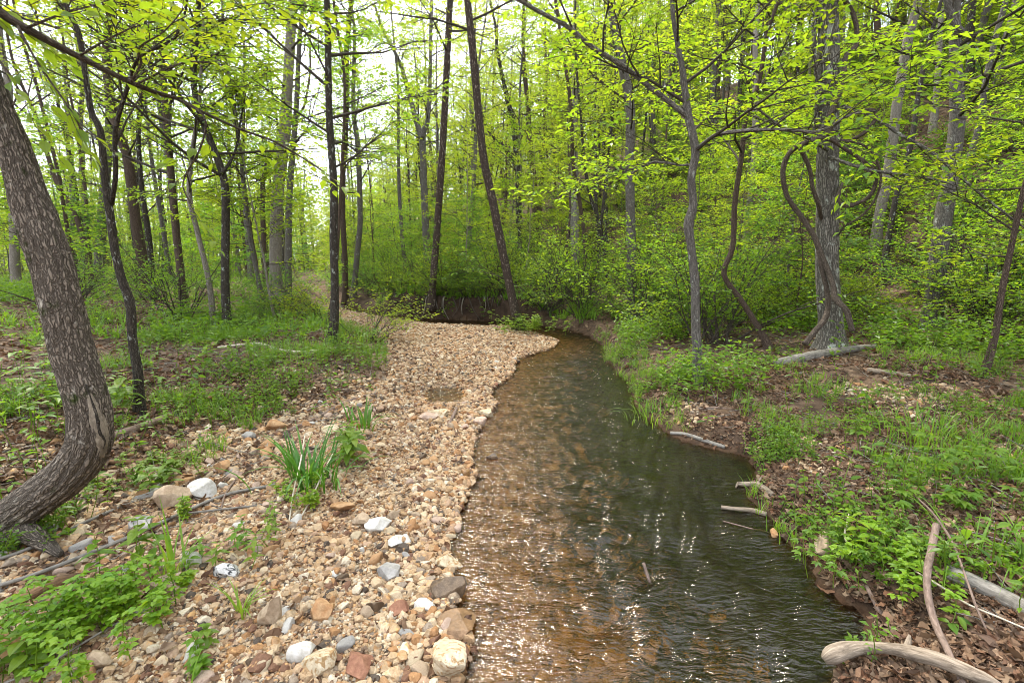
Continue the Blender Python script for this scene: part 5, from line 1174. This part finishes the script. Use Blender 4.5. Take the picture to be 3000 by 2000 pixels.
herb("big clump of upright dark green iris leaves on the gravel bar", 712, 1110, 135, 'blades', 'iris', 72, 1, .11, 'iris_clump', 'plant', .021)
herb("smaller iris clump at the rim of the gravel, right of the big one", 838, 990, 80, 'blades', 'iris', 28, 2, .08, 'iris_clump', 'plant', .019)
herb("bushy herb with pointed leaves between the two iris clumps", 800, 1055, 90, 'opposite', 'herb', 7, 3, .06)
herb("low yellow green clover like tangle at the foot of the big iris clump", 700, 1148, 46, 'clover', 'herb_lime', 14, 4, .12, lsz=.022)
herb("grass tuft growing on the gravel rim near the first big trunk", 836, 790, 46, 'blades', 'grass', 30, 5, .10, 'grass_tuft', 'plant', .02)
herb("tall broad leaved nettle like herb at left, beside grass blades", 285, 1360, 175, 'opposite', 'herb', 4, 6, .08, lsz=.085, wid=.55)
herb("few long bright grass blades standing right of the nettle like herb", 405, 1330, 165, 'blades', 'grass', 14, 7, .05, 'grass_tuft', 'plant', .012)
herb("spreading yellow green leaf cluster filling the lower left corner", 130, 1500, 150, 'clover', 'herb_lime', 36, 8, .17, lsz=.030)
herb("low yellow green leaf cluster spilling right of the corner cluster", 270, 1440, 100, 'clover', 'herb_lime', 22, 9, .12, lsz=.028)
herb("dark round leaved herb at the very bottom left", 95, 1545, 110, 'opposite', 'herb', 4, 10, .08, lsz=.07, wid=.75)
herb("broad leaved herb in the shade right of the hooked tree", 352, 1130, 75, 'opposite', 'herb', 4, 11, .09, lsz=.10, wid=.5)
herb("dark clover like mat of leaves around the hooked tree's foot", 320, 1105, 50, 'clover', 'herb', 24, 12, .2, lsz=.028)
herb("leafy herb in the rocky strip, taller of two beside the dead stalks", 575, 1262, 100, 'opposite', 'herb', 4, 13, .05, lsz=.06)
herb("leafy herb with slimmer stems just right of a taller one in the rocky strip", 630, 1225, 75, 'opposite', 'herb', 3, 14, .04, lsz=.05)
herb("small herb sprig between the nettle like herb and the rocky strip", 480, 1300, 70, 'opposite', 'herb', 3, 15, .05, lsz=.06)
herb("lone grassy sprout with arching blades on the open gravel", 556, 1420, 110, 'blades', 'grass', 15, 16, .015, 'grass_tuft', 'plant', .010)
herb("little heart leaved seedling low on the gravel", 470, 1490, 70, 'opposite', 'herb', 3, 17, .03, lsz=.045, wid=.7)
herb("lower heart leaved seedling near the bottom edge", 470, 1545, 55, 'opposite', 'herb', 2, 18, .02, lsz=.05, wid=.7)
herb("tiny lime sprout above the broad flat tan stone", 425, 1350, 40, 'clover', 'herb_lime', 3, 19, .015, lsz=.03)
herb("lime clover sprig before the big pale tan boulder", 420, 1200, 70, 'clover', 'herb_lime', 4, 20, .03, lsz=.024)
herb("two bright grass blades at the bottom edge of the gravel", 400, 1575, 90, 'blades', 'grass', 5, 21, .04, 'grass_tuft', 'plant', .012)
herb("milkweed like herb with large pale leaves on the right bank", 1985, 1262, 115, 'opposite', 'herb_lime', 4, 22, .08, lsz=.07)
herb("pale leaved herb at the bank's edge left of the milkweed like one", 1890, 1180, 70, 'opposite', 'herb', 5, 23, .09, lsz=.05, wid=.65)
herb("jagged leaved buttercup like cluster overhanging the water", 1950, 1320, 80, 'palmate', 'herb', 13, 24, .13, lsz=.036)
herb("three leaved ground cover below the milkweed like herb", 2060, 1320, 70, 'clover', 'herb_lime', 22, 25, .16, lsz=.028)
herb("big palmate leaved patch at the right edge of the bank", 2240, 1110, 90, 'palmate', 'herb', 20, 26, .28, lsz=.062)
herb("second palmate leaved patch higher at the right edge", 2180, 1180, 50, 'palmate', 'herb', 8, 27, .12, lsz=.06)
herb("bright grass tuft at the tip of the grassy point by the water", 1500, 968, 55, 'blades', 'grass', 50, 28, .12, 'grass_tuft', 'plant', .010)
herb("long bladed grass patch on the right slope above the palmate leaves", 2130, 1010, 80, 'blades', 'grass', 110, 29, .3, 'grass_tuft', 'plant', .011)
herb("tall grass at the right edge by the pale log", 2310, 1330, 170, 'blades', 'grass', 40, 30, .16, 'grass_tuft', 'plant', .010)
herb("leafy shrublet standing dark green behind the near left bank", 480, 862, 95, 'opposite', 'herb', 10, 31, .12, 'shrublet', 'plant', .10)
herb("tall leafy stems at the left edge beside the hooked tree", 30, 1000, 260, 'opposite', 'herb', 9, 32, .35, 'shrublet', 'plant', .11)
herb("arching leafy stems behind the lichen spotted trunk", 285, 950, 110, 'opposite', 'herb', 5, 33, .12, 'shrublet', 'plant', .12)
herb("young leafy stems just right of the lichen spotted trunk's foot", 365, 985, 60, 'opposite', 'herb', 6, 34, .12, lsz=.07)
herb("small bush of soft leaves round the base of the leaning tree on the bar tip", 1215, 765, 44, 'clover', 'herb_lime', 40, 35, .36, 'shrublet', 'plant', .05)

# ------------------------------------------------------------------ distant woods and the roots of the cut bank
vine("thin dangling vine strand swinging from the limb right of the big trunk", [(1935, 322, 5, -.4), (1975, 330, 6, -.48), (2004, 352, 6, -.5), (2022, 395, 6, -.5), (2018, 440, 6, -.48), (1995, 480, 6, -.44), (1966, 505, 5, -.4), (1940, 520, 5, -.3), (1926, 540, 4, -.1)], yb)
def woods():
    rng = np.random.default_rng(6); root = thing('distant_woods', "hazy yellow green woods closing the view far beyond the flood plain", "woods", (0, 0, 0)); root['kind'] = 'stuff'
    lf, wd = MB(), MB(); P = []
    while len(P) < 420:
        y = rng.uniform(44, 125); x = rng.uniform(-1.25, .45) * y
        P.append((x, y))
    P = np.array(P); z = land(P[:, 0], P[:, 1])[0]; H = rng.uniform(7, 15, len(P))
    T = np.stack([np.c_[P, z - .2], np.c_[P + rng.normal(0, .3, P.shape), z + H * .5], np.c_[P + rng.normal(0, .6, P.shape), z + H]], 1)
    v, q = tubes(T, rng.uniform(.09, .22, len(P))[:, None] * np.array([[1, .7, .2]]), 6); wd.add(v, None, q)
    k = 340; c = np.repeat(T[:, 1], k, 0); m = len(c); hh = np.repeat(H, k)
    o = rng.normal(0, 1, (m, 3)); o = nrm(o) * rng.random((m, 1)) ** .5 * np.stack([hh * .26, hh * .26, hh * .5], 1)
    a = rng.random(m) * 6.28; d = np.stack([np.cos(a), np.sin(a), rng.normal(-.1, .3, m)], 1)
    leaves(lf, c + o, d, np.array([0, 0, 1.]) + rng.normal(0, .6, (m, 3)), rng.uniform(.25, .5, m), .6)
    m = 16000; y = rng.uniform(38, 110, m); x = rng.uniform(-1.25, .4, m) * y; z = land(x, y)[0]; a = rng.random(m) * 6.28
    leaves(lf, np.c_[x, y, z + rng.random(m) ** 2 * 2.2], np.stack([np.cos(a), np.sin(a), rng.normal(.3, .3, m)], 1), np.array([0, 0, 1.]) + rng.normal(0, .6, (m, 3)), rng.uniform(.3, .6, m), .6)
    wd.build('trunks', M['bark_grey'], root, True); lf.build('foliage', M['leaf_far'], root)
woods()
RR = np.random.default_rng(12)
for k in range(26):
    u = 912 + k * 12.8 + RR.uniform(-8, 8); y0 = 12.9 + (15 - 12.9) * max(0, (1000 - u) / 100); y0 = y0 + .35
    p = at_depth(u, 700, y0); L = RR.uniform(.25, .6); d = RR.normal(0, .18)
    z0 = gz(p[0], y0 + .25) + .02
    q = np.array([[p[0], y0 + .2, z0, .02], [p[0] + d * .3, y0 - .08, z0 - .05, .018], [p[0] + d * .7, y0 - .2, z0 - .05 - L * .4, .013], [p[0] + d + RR.normal(0, .08), y0 - .27, max(z0 - L, .02), .006]])
    b = q[0, :3].copy(); q[:, :3] -= b; mb = MB(); tube_one(mb, resample(catmull(q, 6), .03), 6, True, 0, k, .12)
    tag(link('hanging_root', mb.mesh('hanging_root', True), M['bark_pale' if k % 3 == 0 else 'twig'], None, b), f"{'pale' if k % 3 == 0 else 'dark'} bare tree root hanging down the eroded face of the cut bank", 'root', "roots hanging from the cut bank")

tw = MB(); P = np.vstack([sample(1000, (-6, .2), (1.4, 9), lambda x, y, m: m['lside'] & ~m['inw'] & (m['dL'] > .5) & (m['dG'] * np.where(m['ing'], 1, -1) < .5), 1.0), sample(900, (1, 7), (1.5, 9), lambda x, y, m: dryR(m) & (m['dR'] > .4), 1.0)]); z = land_z(P); az = R.random(len(P)) * 6.28
T = poly(R, np.c_[P, z + .012], np.stack([np.cos(az), np.sin(az), R.normal(0, .06, len(P))], 1), R.uniform(.06, .4, len(P)), 4, .14, 0); v, q = tubes(T, R.uniform(.0015, .005, len(P))[:, None] * np.array([[1, .9, .7, .4]]), 4); tw.add(v, None, q)
tag(tw.build('twig_litter', M['deadgrey'], None, True), "thin dry twigs strewn over the leaf litter of both banks", "twigs", None, 'stuff')
